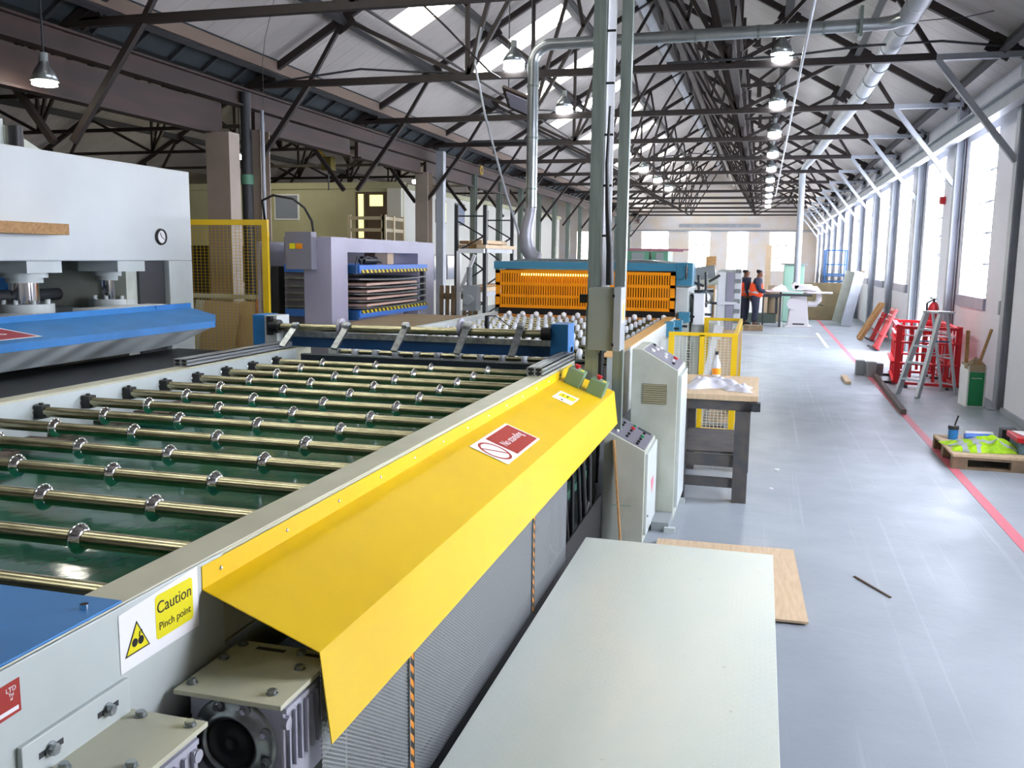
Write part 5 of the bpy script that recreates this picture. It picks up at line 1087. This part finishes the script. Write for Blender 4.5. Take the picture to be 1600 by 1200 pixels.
# red plastic chapter barriers
def barrier(p, q, label, h=1.02, lean=0., up=None, name='red_barrier', z0=0.):
    p, q = Vector(p), Vector(q); t = thing(name, label, 'barrier', ((p.x+q.x)/2, (p.y+q.y)/2, z0), 'red plastic barriers')
    u = Vector(up) if up else Vector((0, 0, 1)); L_ = (q-p).length; d = (q-p).normalized(); b0 = p+u*.06
    f = MB().bar(p+u*.06, q+u*.06, .04, .08, d.cross(u)).bar(p+u*(h-.04), q+u*(h-.04), .05, .08, d.cross(u))
    f.bar(p+u*.05, p+u*h, .06, .045, d.cross(u)).bar(q+u*.05, q+u*h, .06, .045, d.cross(u))
    f.bar(p+u*(h*.72), q+u*(h*.72), .03, .10, d.cross(u)).bar(p+u*(h*.38), q+u*(h*.38), .03, .16, d.cross(u))
    part('frame', f, 'red', t)
    s = MB(); n = 5
    for k in range(1, n):
        c_ = p.lerp(q, k/n); s.bar(c_+u*(h*.1), c_+u*(h*.95), .025, .05, d)
    part('lattice_bars', s, 'red', t)
    part('white_panel', MB().bar(p.lerp(q, .08)+u*(h*.84), p.lerp(q, .92)+u*(h*.84), .02, .1, d.cross(u)), mat('pale reflective band', 'f2d8dc', .5), t, 'pale reflective band')
    part('foot', MB().bar(p.lerp(q, .15)+d.cross(u)*.16+u*.02, p.lerp(q, .15)-d.cross(u)*.16+u*.02, .05, .04), 'dark', t, 'dark foot'); part('foot', MB().bar(p.lerp(q, .85)+d.cross(u)*.16+u*.02, p.lerp(q, .85)-d.cross(u)*.16+u*.02, .05, .04), 'dark', t, 'dark foot')
    return t
barrier((2.22, 16.05, 0), (2.36, 17.6, 0), 'red plastic barrier side-on along the aisle, left side of the barrier pen')
barrier((2.25, 15.95, 0), (3.12, 15.8, 0), 'red plastic barrier facing the camera behind the ladder, front of the barrier pen')
barrier((3.1, 15.9, 0), (3.12, 17.4, 0), 'red plastic barrier along the wall, right side of the barrier pen')
barrier((2.4, 17.65, 0), (3.05, 17.6, 0), 'red plastic barrier closing the far side of the barrier pen')
up = Vector((.38, .12, .92)).normalized()
barrier((2.62, 22.1, .0), (2.62, 22.75, .0), 'red plastic barrier leaning on the wall past the doorway', 1.05, up=up); barrier((2.8, 24.6, .0), (2.8, 25.1, .0), 'smaller red plastic barrier leaning on the wall further along', .8, up=up)
# fire extinguishers
for i, (x, y) in enumerate(((3.12, 18.35), (3.2, 18.75))):
    t = thing('fire_extinguisher', 'red fire extinguisher on a stand beside the doorway, %s one' % ('front', 'rear')[i], 'fire extinguisher', (x, y, .0), 'fire extinguishers')
    part('cylinder', MB().lathe([(.001, .72), (.085, .73), (.09, .76), (.09, 1.18), (.07, 1.25), (.03, 1.3), (.001, 1.3)], (x, y, 0), 'Z', 20), 'red', t)
    part('valve', MB().cyl((x, y, 1.3), (x, y, 1.36), .02, 8).bar((x-.08, y, 1.38), (x+.04, y, 1.35), .025, .015), 'black', t, 'black lever valve'); part('hose', MB().tube([(x, y, 1.35), (x-.12, y, 1.28), (x-.11, y, 1.0), (x-.1, y, .85)], .012, 8), 'black', t)
    part('stand', MB().box((x-.12, y-.1, .70), (x+.12, y+.1, .72)).box((x-.02, y-.02, 0), (x+.02, y+.02, .7)).box((x-.12, y-.1, 0), (x+.12, y+.1, .02)), 'red', t)
# green and white carton with off-cuts
t = thing('carton', 'white carton with a green printed side standing by the wall column', 'box', (2.99, 14.15, 0))
mb = MB(); a, b_, c_, d = Vector((2.87, 14.33, 0)), Vector((2.91, 14.0, 0)), Vector((3.14, 14.0, 0)), Vector((3.14, 14.33, 0))
ws = [(a, b_), (b_, c_), (c_, d), (d, a)]
for p, q in ws: mb.bar(p+Vector((0, 0, .29)), q+Vector((0, 0, .29)), .012, .58)
part('carton_box', mb, 'paper', t); part('green_print', MB().box((2.925, 13.985, .02), (3.12, 13.993, .50)), 'green', t, 'green printed side')
part('lettering', text('~~', .12, frame4((3.02, 13.982, .42), (1, 0, 0), (0, 0, 1))), 'paper', t)
part('carton_flap', MB().bar((2.88, 14.3, .58), (2.9, 14.02, .58), .012, .08).bar((2.92, 13.98, .56), (3.12, 13.98, .56), .02, .09), 'card', t)
solo('crumpled_cardboard', cloth(3.03, 14.2, .585, .22, .22, .12, 12, n=8, m='card'), 'card', 'crumpled brown cardboard sticking out of the green carton', 'cardboard', (3.03, 14.2, .585))
solo('timber_offcut', MB().bar((2.94, 14.12, .1), (3.16, 14.0, 1.12), .05, .03), 'timber', 'timber off-cut leaning right out of the green carton', 'timber', (2.94, 14.12, .1))
solo('timber_offcut', MB().bar((2.93, 14.25, .05), (2.90, 14.2, 1.08), .05, .03), 'timber', 'timber off-cut standing upright in the green carton', 'timber', (2.93, 14.25, .05))
# battery-like grey blocks and floor timbers
for i, (x, y) in enumerate(((1.80, 17.35), (1.97, 17.15), (2.12, 17.4), (1.95, 17.6))):
    solo('grey_block', MB().box((x-.075, y-.1, 0), (x+.075, y+.1, .27 if i < 2 else .22)), 'grey', 'grey block on the floor beside the red line, %s of the cluster' % ('leftmost', 'nearest', 'rightmost', 'rear')[i], 'block', (x, y, 0), 'grey blocks', bev=.006)
solo('floor_beam', MB().bar((1.935, 12.96, .035), (2.03, 17.0, .035), .07), mat('dark old timber', '5a4f4c', .8), 'long dark timber lying along the red floor line', 'timber beam', (1.95, 13, 0))
solo('floor_beam', MB().box((1.44, 15.9, 0), (1.53, 16.8, .05)), 'ply', 'short pale timber lying alone in the aisle', 'timber', (1.48, 16.3, 0)); solo('wood_sliver', MB().bar((.68, 6.05, .005), (.86, 5.72, .005), .012, .008), 'brown', 'thin dark wood sliver on the near aisle floor', 'sliver', (.7, 6, 0))
# framed board leaning on the wall
t = thing('framed_board', 'brown framed board leaning on the wall beyond the red barrier', 'board', (2.7, 25.4, 0))
a, b_ = Vector((2.55, 25.0, .02)), Vector((3.08, 25.2, .95)); o = Vector((.0, .5, 0))
part('frame', MB().bar(a, b_, .06, .1).bar(a+o, b_+o, .06, .1).bar(a, a+o, .06).bar(b_, b_+o, .06), 'timber', t); part('panel', MB().prism([a, b_, b_+o, a+o], (.01, 0, 0)), 'paper', t)
# boards stacked before the sander
for i, (p, q) in enumerate((((1306, 430), (1336, 512)), ((1318, 425), (1332, 508)), ((1300, 440), (1318, 506)))):
    pass
for i, (x, y, w, h, m_) in enumerate(((2.55, 31.6, .5, 1.7, 'cream'), (2.75, 30.7, .12, 1.75, 'timber'), (2.62, 30.2, .3, 1.72, 'pgrey'))):
    solo('leaning_sheet', MB().bar((x, y, .01), (x+.35, y+.1, h), w, .03, (0, 1, 0)), m_, ('wide pale green sheet', 'narrow slatted timber', 'pale grey sheet')[i]+' leaning against the right wall near the sanding machine', 'sheet', (x, y, 0))
for i in range(4):
    solo('brown_sheet', MB().box((1.35, 33.0+.12*i, 0), (2.75, 33.03+.12*i, 1.28)), 'mdf', 'brown board standing upright behind the sanding machine, %s sheet' % ORD[i], 'board', (2, 33, 0), 'brown boards')
t = thing('blue_cage_trolley', 'blue wire cage trolley behind the brown boards', 'trolley', (2.5, 34.3, 0))
fr = MB()
for x in (2.15, 2.85):
    for y in (34, 34.7): fr.box((x-.025, y-.025, 0), (x+.025, y+.025, 2.42))
for z in (1.3, 1.55, 1.9, 2.4): fr.box((2.15, 33.98, z), (2.85, 34.02, z+.04)).box((2.15, 34.68, z), (2.85, 34.72, z+.04))
part('frame', fr, 'dblue', t); part('shelf', MB().box((2.15, 34.03, 1.5), (2.85, 34.67, 1.53)), 'dblue', t)
t = thing('green_machine', 'pale green cabinet machine behind the sanding machine', 'machine', (1.0, 31.8, 0)); part('cabinet_body', MB().box((.70, 31.5, 0), (1.35, 32.4, 1.9)), mat('pale mint paint', '9fc8b4', .5), t, bev=.02); part('top_tray', MB().box((.6, 31.4, 1.9), (1.45, 32.5, 1.95)), 'grey', t)
# sanding machine
sn = thing('sanding_machine', 'off-white pedestal woodworking machine with a round cover and long table', 'machine', (1.15, 29.3, 0))
M['offw'] = mat('off white machine enamel', 'dcd8da', .45)
part('pedestal', MB().prism([(.82, 29.1, 0), (1.46, 29.1, 0), (1.36, 29.1, .98), (.9, 29.1, .98)], (0, .5, 0)), 'offw', sn, bev=.02)
part('base_plate', MB().box((.74, 29.0, 0), (1.54, 29.7, .05)), 'offw', sn); part('base_slot', MB().box((.98, 29.08, .08), (1.32, 29.1, .12)), 'dark', sn)
part('round_cover', MB().cyl((.95, 29.1, .72), (.95, 29.02, .72), .17, 24), 'offw', sn, 'round side cover')
part('machine_head', MB().box((.95, 29.0, 1.15), (1.5, 29.6, 1.32)).cyl((1.0, 29.0, 1.27), (1.0, 29.6, 1.27), .1, 16), 'offw', sn, bev=.03)
part('arm', MB().tube([(1.3, 29.2, 1.2), (1.62, 29.2, 1.18), (1.72, 29.2, 1.05), (1.72, 29.2, .85), (1.62, 29.2, .72), (1.4, 29.2, .72)], .09, 12), 'offw', sn, 'curved cast arm')
part('work_table', MB().box((-.05, 28.9, 1.08), (1.4, 29.5, 1.11)).box((1.3, 29.0, 1.05), (2.1, 29.4, 1.10)), 'offw', sn, 'long flat table'); part('table_rail', MB().cyl((.6, 28.85, 1.0), (1.5, 28.85, 1.0), .04, 10), 'dark', sn)
part('handle', MB().bar((1.7, 29.1, .72), (1.85, 29.1, .68), .03), 'dark', sn); part('legs', MB().box((.05, 28.95, 0), (.1, 29.0, 1.08)).box((.55, 28.95, 0), (.62, 29.0, 1.08)), 'dark', sn)
solo('dust_sack', cloth(.55, 29.2, 1.112, .5, .3, .2, 21, n=10), 'paper', 'white dust sack heaped on the sanding machine table', 'sack', (.55, 29.2, 1.11))
t = thing('bench_machine', 'low dark machine bench behind the two workers', 'bench', (.3, 31, 0)); part('bench_top', MB().box((-.6, 30.6, .85), (.6, 31.4, .95)), 'dark', t); part('bench_base', MB().box((-.5, 30.7, 0), (.5, 31.3, .3)), mat('dull dark green base', '4d5a50', .6), t)
for x in (-.5, .5): part('leg', MB().box((x-.04, 30.7, .3), (x+.04, 31.3, .85)), 'dark', t)
solo('timber_stack', MB().box((-.45, 27.0, .0), (.1, 27.4, .16)), 'palw', 'low timber bearer stack on the aisle floor before the workers', 'timber', (-.2, 27.2, 0), bev=.01)
solo('carton', MB().box((.22, 31.5, 0), (.62, 31.9, 1.2)), 'card', 'brown cardboard carton behind the worker bench', 'box', (.4, 31.7, 0))
solo('tall_board', MB().box((-1.9, 32, 0), (-1.55, 32.05, 2.15)), 'timber', 'tall brown board standing upright in front of the far windows', 'board', (-1.7, 32, 0)); solo('tall_board', MB().box((.1, 36, 0), (.32, 36.04, 2.6)), 'ply', 'narrow pale board standing near the far windows', 'board', (.2, 36, 0))
# wall fittings
for i, (y, z) in enumerate(((18.6, 1.62), (22.9, 1.5))):
    t = thing('call_point', 'small red call point on the right wall, %s' % ORD[i], 'call point', (3.38, y, z), 'call points'); part('box', MB().box((3.34, y-.06, z-.07), (3.4, y+.06, z+.07)), 'red', t); part('conduit', MB().cyl((3.385, y, z+.07), (3.385, y, 4.0), .012, 6), mat('red pipe', 'c8485a', .5), t)
p = at(1404, 303, X=3.36); solo('alarm_bell', MB().cyl((3.3, 19.6, 3.25), (3.4, 19.6, 3.25), .08, 14), 'red', 'round red alarm bell high on the right wall', 'bell', (3.36, 19.6, 3.25))
for i, y in enumerate((14.5, 18.3, 23.6, 28)): solo('socket_box', MB().box((3.34, y-.05, 1.3), (3.4, y+.05, 1.5)), 'pgrey', 'grey socket box on the right wall, %s' % ORD[i], 'socket box', (3.38, y, 1.4), 'wall socket boxes')
# ================================================================ PALLET WITH TOOLS
pa = thing('euro_pallet', 'flat timber pallet with a board deck on the right of the aisle', 'pallet', (2.5, 10.2, 0))
X0, X1, Y0, Y1 = 1.93, 3.13, 9.66, 10.75
part('deck_board', MB().box((X0, Y0, .125), (X1, Y1, .15)), 'ply', pa, bev=.002)
for y in (Y0, (Y0+Y1)/2-.05, Y1-.1): part('bearer', MB().box((X0, y, .1), (X1, y+.1, .125)), 'palw', pa)
for x in (X0, (X0+X1)/2-.07, X1-.14):
    for y in (Y0, (Y0+Y1)/2-.05, Y1-.1): part('block', MB().box((x, y, .02), (x+.14, y+.1, .1)), 'palw', pa)
for y in (Y0, Y1-.1): part('bottom_board', MB().box((X0, y, 0), (X1, y+.1, .02)), 'palw', pa)
rv = random.Random(5)
def crumple(cx, cy, z, w, d, h, n=44, seed=31):
    """cloth heap with sharp folds"""
    rr = random.Random(seed); ph = [(rr.uniform(4, 16), rr.uniform(0, 6.3), rr.uniform(0, 6.3)) for _ in range(9)]; vs = []
    for i in range(n+1):
        for j in range(n+1):
            u, v = i/n*2-1, j/n*2-1; a0 = math.atan2(v, u); rad = 1+.14*math.sin(3*a0+1)+.06*math.sin(9*a0)
            e = max(0, 1-max(abs(u), abs(v))**2.5); hh = sum((1-abs(math.sin(f*(u*math.cos(a)+v*math.sin(a))/2+b)))/(1+.12*f) for f, a, b in ph)/3.2
            vs.append((cx+u*w/2*rad, cy+v*d/2*rad, z+.003+e**.6*h*(.25+hh*(.7+.5*math.sin(2.2*u+1)))))
    k = n+1; mb = MB(); mb.add(vs, [(i*k+j, (i+1)*k+j, (i+1)*k+j+1, i*k+j+1) for i in range(n) for j in range(n)], True); return mb
mv = crumple(2.28, 10.02, .15, .66, .42, .13)
v_ = solo('hi_vis_vest', mv, 'hiviz', 'crumpled lime high visibility vest on the pallet', 'vest', (2.28, 10.02, .15))
band = MB(); fs = [f for f in mv.f if any(.0 < (mv.v[f[0]].x-x0) < .05 for x0 in (2.04, 2.16)) or .0 < mv.v[f[0]].y-9.93+.3*(mv.v[f[0]].x-2.3) < .03]
for f in fs: band.add([mv.v[i]+Vector((0, 0, .003)) for i in f], [(0, 1, 2, 3)], True)
part('reflective_band', band, 'pgrey', v_, 'grey reflective bands')
t = thing('tool_tub', 'grey blue tub with a red lid on the pallet', 'tub', (2.75, 10.02, .15))
part('tub_body', MB().prism([(2.56, 9.83, .152), (2.98, 9.83, .152), (2.98, 10.2, .152), (2.56, 10.2, .152)], (0, 0, .12)), mat('grey blue plastic', '5a7682', .5), t, bev=.01); part('lid', MB().box((2.53, 9.8, .272), (3.02, 10.23, .33)), 'red', t, 'red lid', bev=.01)
solo('paper_sheet', MB().box((2.58, 9.95, .331), (2.95, 10.2, .336), Rz(.2)), 'paper', 'white papers lying on the red tub lid', 'paper', (2.75, 10.1, .331))
t = thing('paint_tin', 'small tin with a blue label and a brush sticking up on the pallet corner', 'tin', (2.08, 10.5, .15)); part('tin_body', MB().cyl((2.08, 10.5, .151), (2.08, 10.5, .26), .05, 16), 'blue', t); part('tin_rim', MB().cyl((2.08, 10.5, .26), (2.08, 10.5, .30), .055, 16), 'dark', t); part('brush', MB().bar((2.09, 10.5, .3), (2.12, 10.5, .41), .014), 'black', t)
solo('blue_roll', MB().cyl((2.2, 10.52, .185), (2.46, 10.55, .185), .035, 14), 'lblue', 'blue roll lying behind the lime vest on the pallet', 'roll', (2.3, 10.5, .15)); solo('white_roll', MB().cyl((2.22, 10.62, .19), (2.5, 10.64, .19), .04, 14), 'paper', 'white roll lying behind the blue roll on the pallet', 'roll', (2.3, 10.6, .15))
for i, (x, y, w, h) in enumerate(((2.62, 10.5, .12, .15), (2.82, 10.55, .14, .12), (3.02, 10.5, .1, .16))):
    solo('black_case', MB().box((x-w/2-.02, y-.08, .151), (x+w/2+.02, y+.08, .151+h)), 'black', 'black tool case at the back of the pallet, %s' % ('left one', 'middle one', 'right one')[i], 'case', (x, y, .151), 'black cases', bev=.008)
t = thing('steel_channel_case', 'grey open-ended case at the near right corner of the pallet', 'case', (2.9, 9.75, .15)); part('case_shell', MB().box((2.86, 9.67, .151), (3.12, 9.8, .16)).box((2.86, 9.67, .16), (2.87, 9.8, .25)).box((2.86, 9.67, .25), (3.12, 9.8, .26)), 'grey', t); part('inside', MB().box((2.88, 9.7, .16), (3.1, 9.79, .25)), 'black', t)

# ================================================================ PEOPLE
FAT = 1.28
def skin_mesh(name, chains, mats_, parent, sub=2):
    """one continuous surface grown over connected joints; chains: list of (points, radii) sharing joints by position"""
    vs, es, rs, idx = [], [], [], {}
    for pts, rad in chains:
        prev = None
        for p, r in zip(pts, rad):
            k = tuple(round(c, 4) for c in p)
            if k not in idx: idx[k] = len(vs); vs.append(Vector(p)); rs.append(r)
            if prev is not None and prev != idx[k]: es.append((prev, idx[k]))
            prev = idx[k]
    off = wpos(parent); me = bpy.data.meshes.new(name); me.from_pydata([tuple(v-off) for v in vs], es, []); o = bpy.data.objects.new(name, me); C.objects.link(o); o.parent = parent
    sk = o.modifiers.new('skin', 'SKIN'); sk.use_smooth_shade = True
    lay = me.skin_vertices[0] if me.skin_vertices else None
    if lay is None:
        import bmesh
        bm = bmesh.new(); bm.from_mesh(me); bm.verts.layers.skin.verify(); bm.to_mesh(me); bm.free(); lay = me.skin_vertices[0]
    for i, r in enumerate(rs):
        rr_ = r if isinstance(r, tuple) else (r, r); rr_ = (rr_[0]*FAT, rr_[1]*FAT); lay.data[i].radius = rr_; lay.data[i].use_root = (i == 0)
    s = o.modifiers.new('sub', 'SUBSURF'); s.levels = sub; s.render_levels = sub
    o.data.materials.append(M[mats_]); return o
def person(x, y, label, face=0., lean=0., vest='orangevest', arms='work', mask=False, cap=False, sc=1.):
    """standing figure; face = heading angle, forward is the local +x direction"""
    root = thing('person', label, 'person', (x, y, 0))
    cf, sf = math.cos(face), math.sin(face)
    def P_(f, s, z):                                     # forward, sideways (left +), height
        f2 = f+max(0, z-.95)*lean
        return Vector((x+(f2*cf-s*sf)*sc, y+(f2*sf+s*cf)*sc, z*sc))
    sh = [P_(0, .19, 1.42), P_(0, -.19, 1.42)]
    if arms == 'work': el = [P_(.08, .26, 1.14), P_(.08, -.26, 1.14)]; wr = [P_(.32, .2, 1.06), P_(.32, -.2, 1.06)]
    else: el = [P_(-.02, .27, 1.14), P_(-.02, -.27, 1.14)]; wr = [P_(.08, .27, .9), P_(.08, -.27, .9)]
    hip = P_(0, 0, .98); ch = [([hip, P_(0, 0, 1.15), P_(0, 0, 1.36), P_(0, 0, 1.47), P_(.015, 0, 1.54), P_(.03, 0, 1.61), P_(.03, 0, 1.70)], [.125, .12, .14, .075, .06, .082, .078])]
    for i, s in ((0, 1), (1, -1)):
        ch.append(([P_(0, 0, 1.36), sh[i], el[i], wr[i], wr[i]+(wr[i]-el[i]).normalized()*.07], [.14, .062, .045, .03, .032]))
        ch.append(([hip, P_(0, .1*s, .9), P_(.03, .11*s, .5), P_(-.01, .11*s, .1), P_(.12, .12*s, .05)], [.125, .095, .06, .045, .04]))
    body = skin_mesh('body', ch, 'skin', root)
    for i in (0, 1):                                     # five fingers on each hand
        d = (wr[i]-el[i]).normalized(); sd = d.cross(Vector((0, 0, 1))).normalized(); b0 = wr[i]+d*.08
        hc = []
        for k in range(4):
            a = b0+sd*(.027*(k-1.5))*1.0; hc.append(([wr[i]+d*.05, a, a+d*.035-Vector((0, 0, .006)), a+d*(.06-.006*abs(k-1.2))-Vector((0, 0, .022))], [.02, .0095, .0085, .007]))
        th = wr[i]+d*.03+sd*(.03 if i else -.03); hc.append(([wr[i]+d*.05, th, th+d*.035-Vector((0, 0, .012))], [.02, .011, .009]))
        skin_mesh('hand', hc, 'skin', body, 1)
    # clothes: trousers, jacket, vest
    tr = [([hip, P_(0, .1*s, .9), P_(.03, .115*s, .5), P_(-.01, .115*s, .12)], [(.145, .145), .115, .085, .075]) for s in (1, -1)]
    skin_mesh('trousers', tr+[([hip, P_(0, 0, 1.08)], [.145, .145])], 'navyc', root)
    jk = [([P_(0, 0, 1.0), P_(0, 0, 1.15), P_(0, 0, 1.36), P_(0, 0, 1.46)], [.145, .145, .165, .1])]+[([P_(0, 0, 1.36), sh[i], el[i], el[i].lerp(wr[i], .85)], [.165, .085, .065, .05]) for i in (0, 1)]
    skin_mesh('jacket', jk, 'navyc', root)
    skin_mesh('vest', [([P_(0, 0, .86), P_(0, 0, 1.1), P_(0, 0, 1.32), P_(0, 0, 1.45)], [(.2, .2), (.195, .195), (.2, .2), .11]), ([P_(0, 0, 1.32), P_(0, .16, 1.42)], [(.2, .2), .095]), ([P_(0, 0, 1.32), P_(0, -.16, 1.42)], [(.2, .2), .095])], vest, root)
    part('reflective_band', MB().tube([P_(0, 0, 1.03), P_(0, 0, 1.09)], .236, 24), 'pgrey', root)
    hd_ = P_(.015, 0, 1.68)
    skin_mesh('hair', [([P_(-.03, 0, 1.62), P_(-.012, 0, 1.69), P_(.0, 0, 1.745)], [.062, .088, .074])], 'hair', root)
    nose = MB().tube([P_(.11, 0, 1.69), P_(.13, 0, 1.66), P_(.11, 0, 1.645)], [.008, .014, .01], 8); part('nose', nose, 'skin', body)
    for s in (1, -1):
        e = P_(.10, .032*s, 1.69); part('eye', MB().lathe([(.001, -.009), (.009, -.004), (.01, 0), (.009, .004), (.001, .009)], e, 'Z', 10), 'paper', body)
        r = P_(.03, .088*s, 1.665); part('ear', MB().lathe([(.001, -.03), (.014, -.015), (.017, 0), (.014, .015), (.001, .03)], r, 'Z', 10), 'skin', body)
        part('boot', MB().tube([P_(-.05, .12*s, .05), P_(.02, .12*s, .055), P_(.1, .12*s, .045), P_(.19, .125*s, .035)], [.06, .068, .062, .042], 12), 'black', root)
    part('mouth', MB().bar(P_(.103, .022, 1.615), P_(.103, -.022, 1.615), .008), mat('lip', '5a2c28', .6), body)
    if mask: part('dust_mask', MB().lathe([(.001, .035), (.03, .028), (.045, .008), (.048, 0)], P_(.09, 0, 1.63), 'X', 14), 'paper', root, 'white dust mask')
    return root
person(-.17, 28.9, 'worker in an orange vest, navy clothes and white dust mask reaching to the machine table', 0., .14, mask=True)
person(-.5, 29.4, 'second worker in an orange vest standing left of the masked worker', .3, .02, arms='down')
person(-7.42, 12.55, 'worker in a bright orange vest behind the yellow mesh, back half turned', 1.0, .1)
solo('sheet_trolley', MB().box((-7.7, 14.6, .85), (-6.7, 15.6, .9)).box((-7.65, 14.65, 0), (-7.6, 14.7, .85)).box((-6.8, 14.65, 0), (-6.75, 14.7, .85)).box((-7.65, 15.5, 0), (-7.6, 15.55, .85)).box((-6.8, 15.5, 0), (-6.75, 15.55, .85)), 'grey', 'grey trolley bench by the worker on the left', 'trolley', (-7.2, 15, 0))

# ================================================================ ROOF CLUTTER
p = at(812, 160, Y=15.5)
t = thing('radiant_heater', 'brown framed panel heater hung below the left roof slope', 'heater', p)
part('heater_frame', MB().cbox(p, (.62, .5, .05), Rx(-.6) @ Ry(.5)), 'red_ox', t); part('heater_panel', MB().cbox(p+Rx(-.6) @ (Ry(.5) @ Vector((0, 0, -.03))), (.46, .36, .02), Rx(-.6) @ Ry(.5)), 'lav', t, 'pale heater panel')
part('hanger_chain', MB().cyl(p+Vector((-.2, 0, 0)), (p.x-.2, p.y, RZ-.1-SL*abs(p.x-.2-RX)), .01, 6).cyl(p+Vector((.2, 0, 0)), (p.x+.2, p.y, RZ-.1-SL*abs(p.x+.2-RX)), .01, 6), 'dark', t)
for k in range(9):
    x0_ = -7.4+.12*k
    solo('steel_rod', MB().bar((x0_, 22.0+.03*k, 4.875+.022*(k % 3)), (x0_+1.7+.2*(k % 4), 22.05+.03*k, 4.875+.022*(k % 3)), .03, .02), 'dark', 'dark steel rod stored on the chord of the third truss past the control box', 'rod', (x0_, 22, 4.88), 'rods on the truss chord')
a = at(752, 266, X=-8.3)
solo('yellow_ring', MB().lathe([(.09, -.02), (.15, -.02), (.15, .02), (.09, .02), (.09, -.02)], a, 'X', 12), mat('dull yellow flange', 'a88a3c', .6), 'dull yellow ring flange fixed to the valley girder', 'flange', a)
a = at(428, 0, Y=11); b_ = at(410, 100, Y=11)
solo('hanging_wire', MB().tube([(a.x, 11, a.z+1.0), a, at(414, 60, Y=11), b_, at(413, 190, Y=11)], .004, 5), 'dark', 'thin wire hanging in front of the left roof slope', 'wire', a)
for i, (x, y, z0) in enumerate(((-6.2, 18.02, 4.87), (-3.4, 26.3, 4.87))):
    solo('looped_cable', MB().tube([(x, y, z0), (x+.6, y, z0+.05), (x+1.4, y, z0+.12), (x+2.2, y, z0+.06), (x+3, y, z0)], .015, 6), 'dark', 'black cable laid along a truss chord, %s' % ORD[i], 'cable', (x, y, z0), 'chord cables')
solo('looped_cable', MB().tube([(-8.2, 13.88, 4.86), (-7.2, 13.86, 4.95), (-6.4, 13.85, 5.02), (-5.6, 13.86, 4.95), (-4.5, 13.88, 4.885)], .018, 6), 'dark', 'black cable bowed above the chord of the truss past the control box', 'cable', (-6, 13.88, 4.9))
solo('looped_cable', MB().tube([(-1.5, 13.8, 4.89), (.2, 13.78, 4.91), (1.2, 13.78, 5.0), (2.2, 13.8, 5.02), (3.2, 13.85, 4.9)], .018, 6), 'dark', 'black cable bowed above the chord end by the right wall', 'cable', (1, 13.88, 4.9))
solo('floor_scrap', cloth(1.62+.0, 0, 0, .01, .01, .001, 2, n=2) if False else MB().prism([(.21, 9.0, 0), (.25, 9.0, 0), (.26, 9.04, 0), (.22, 9.05, 0)], (0, 0, .012)), 'paper', 'tiny white flake on the floor beside the workbench', 'scrap', (.23, 9.02, 0))
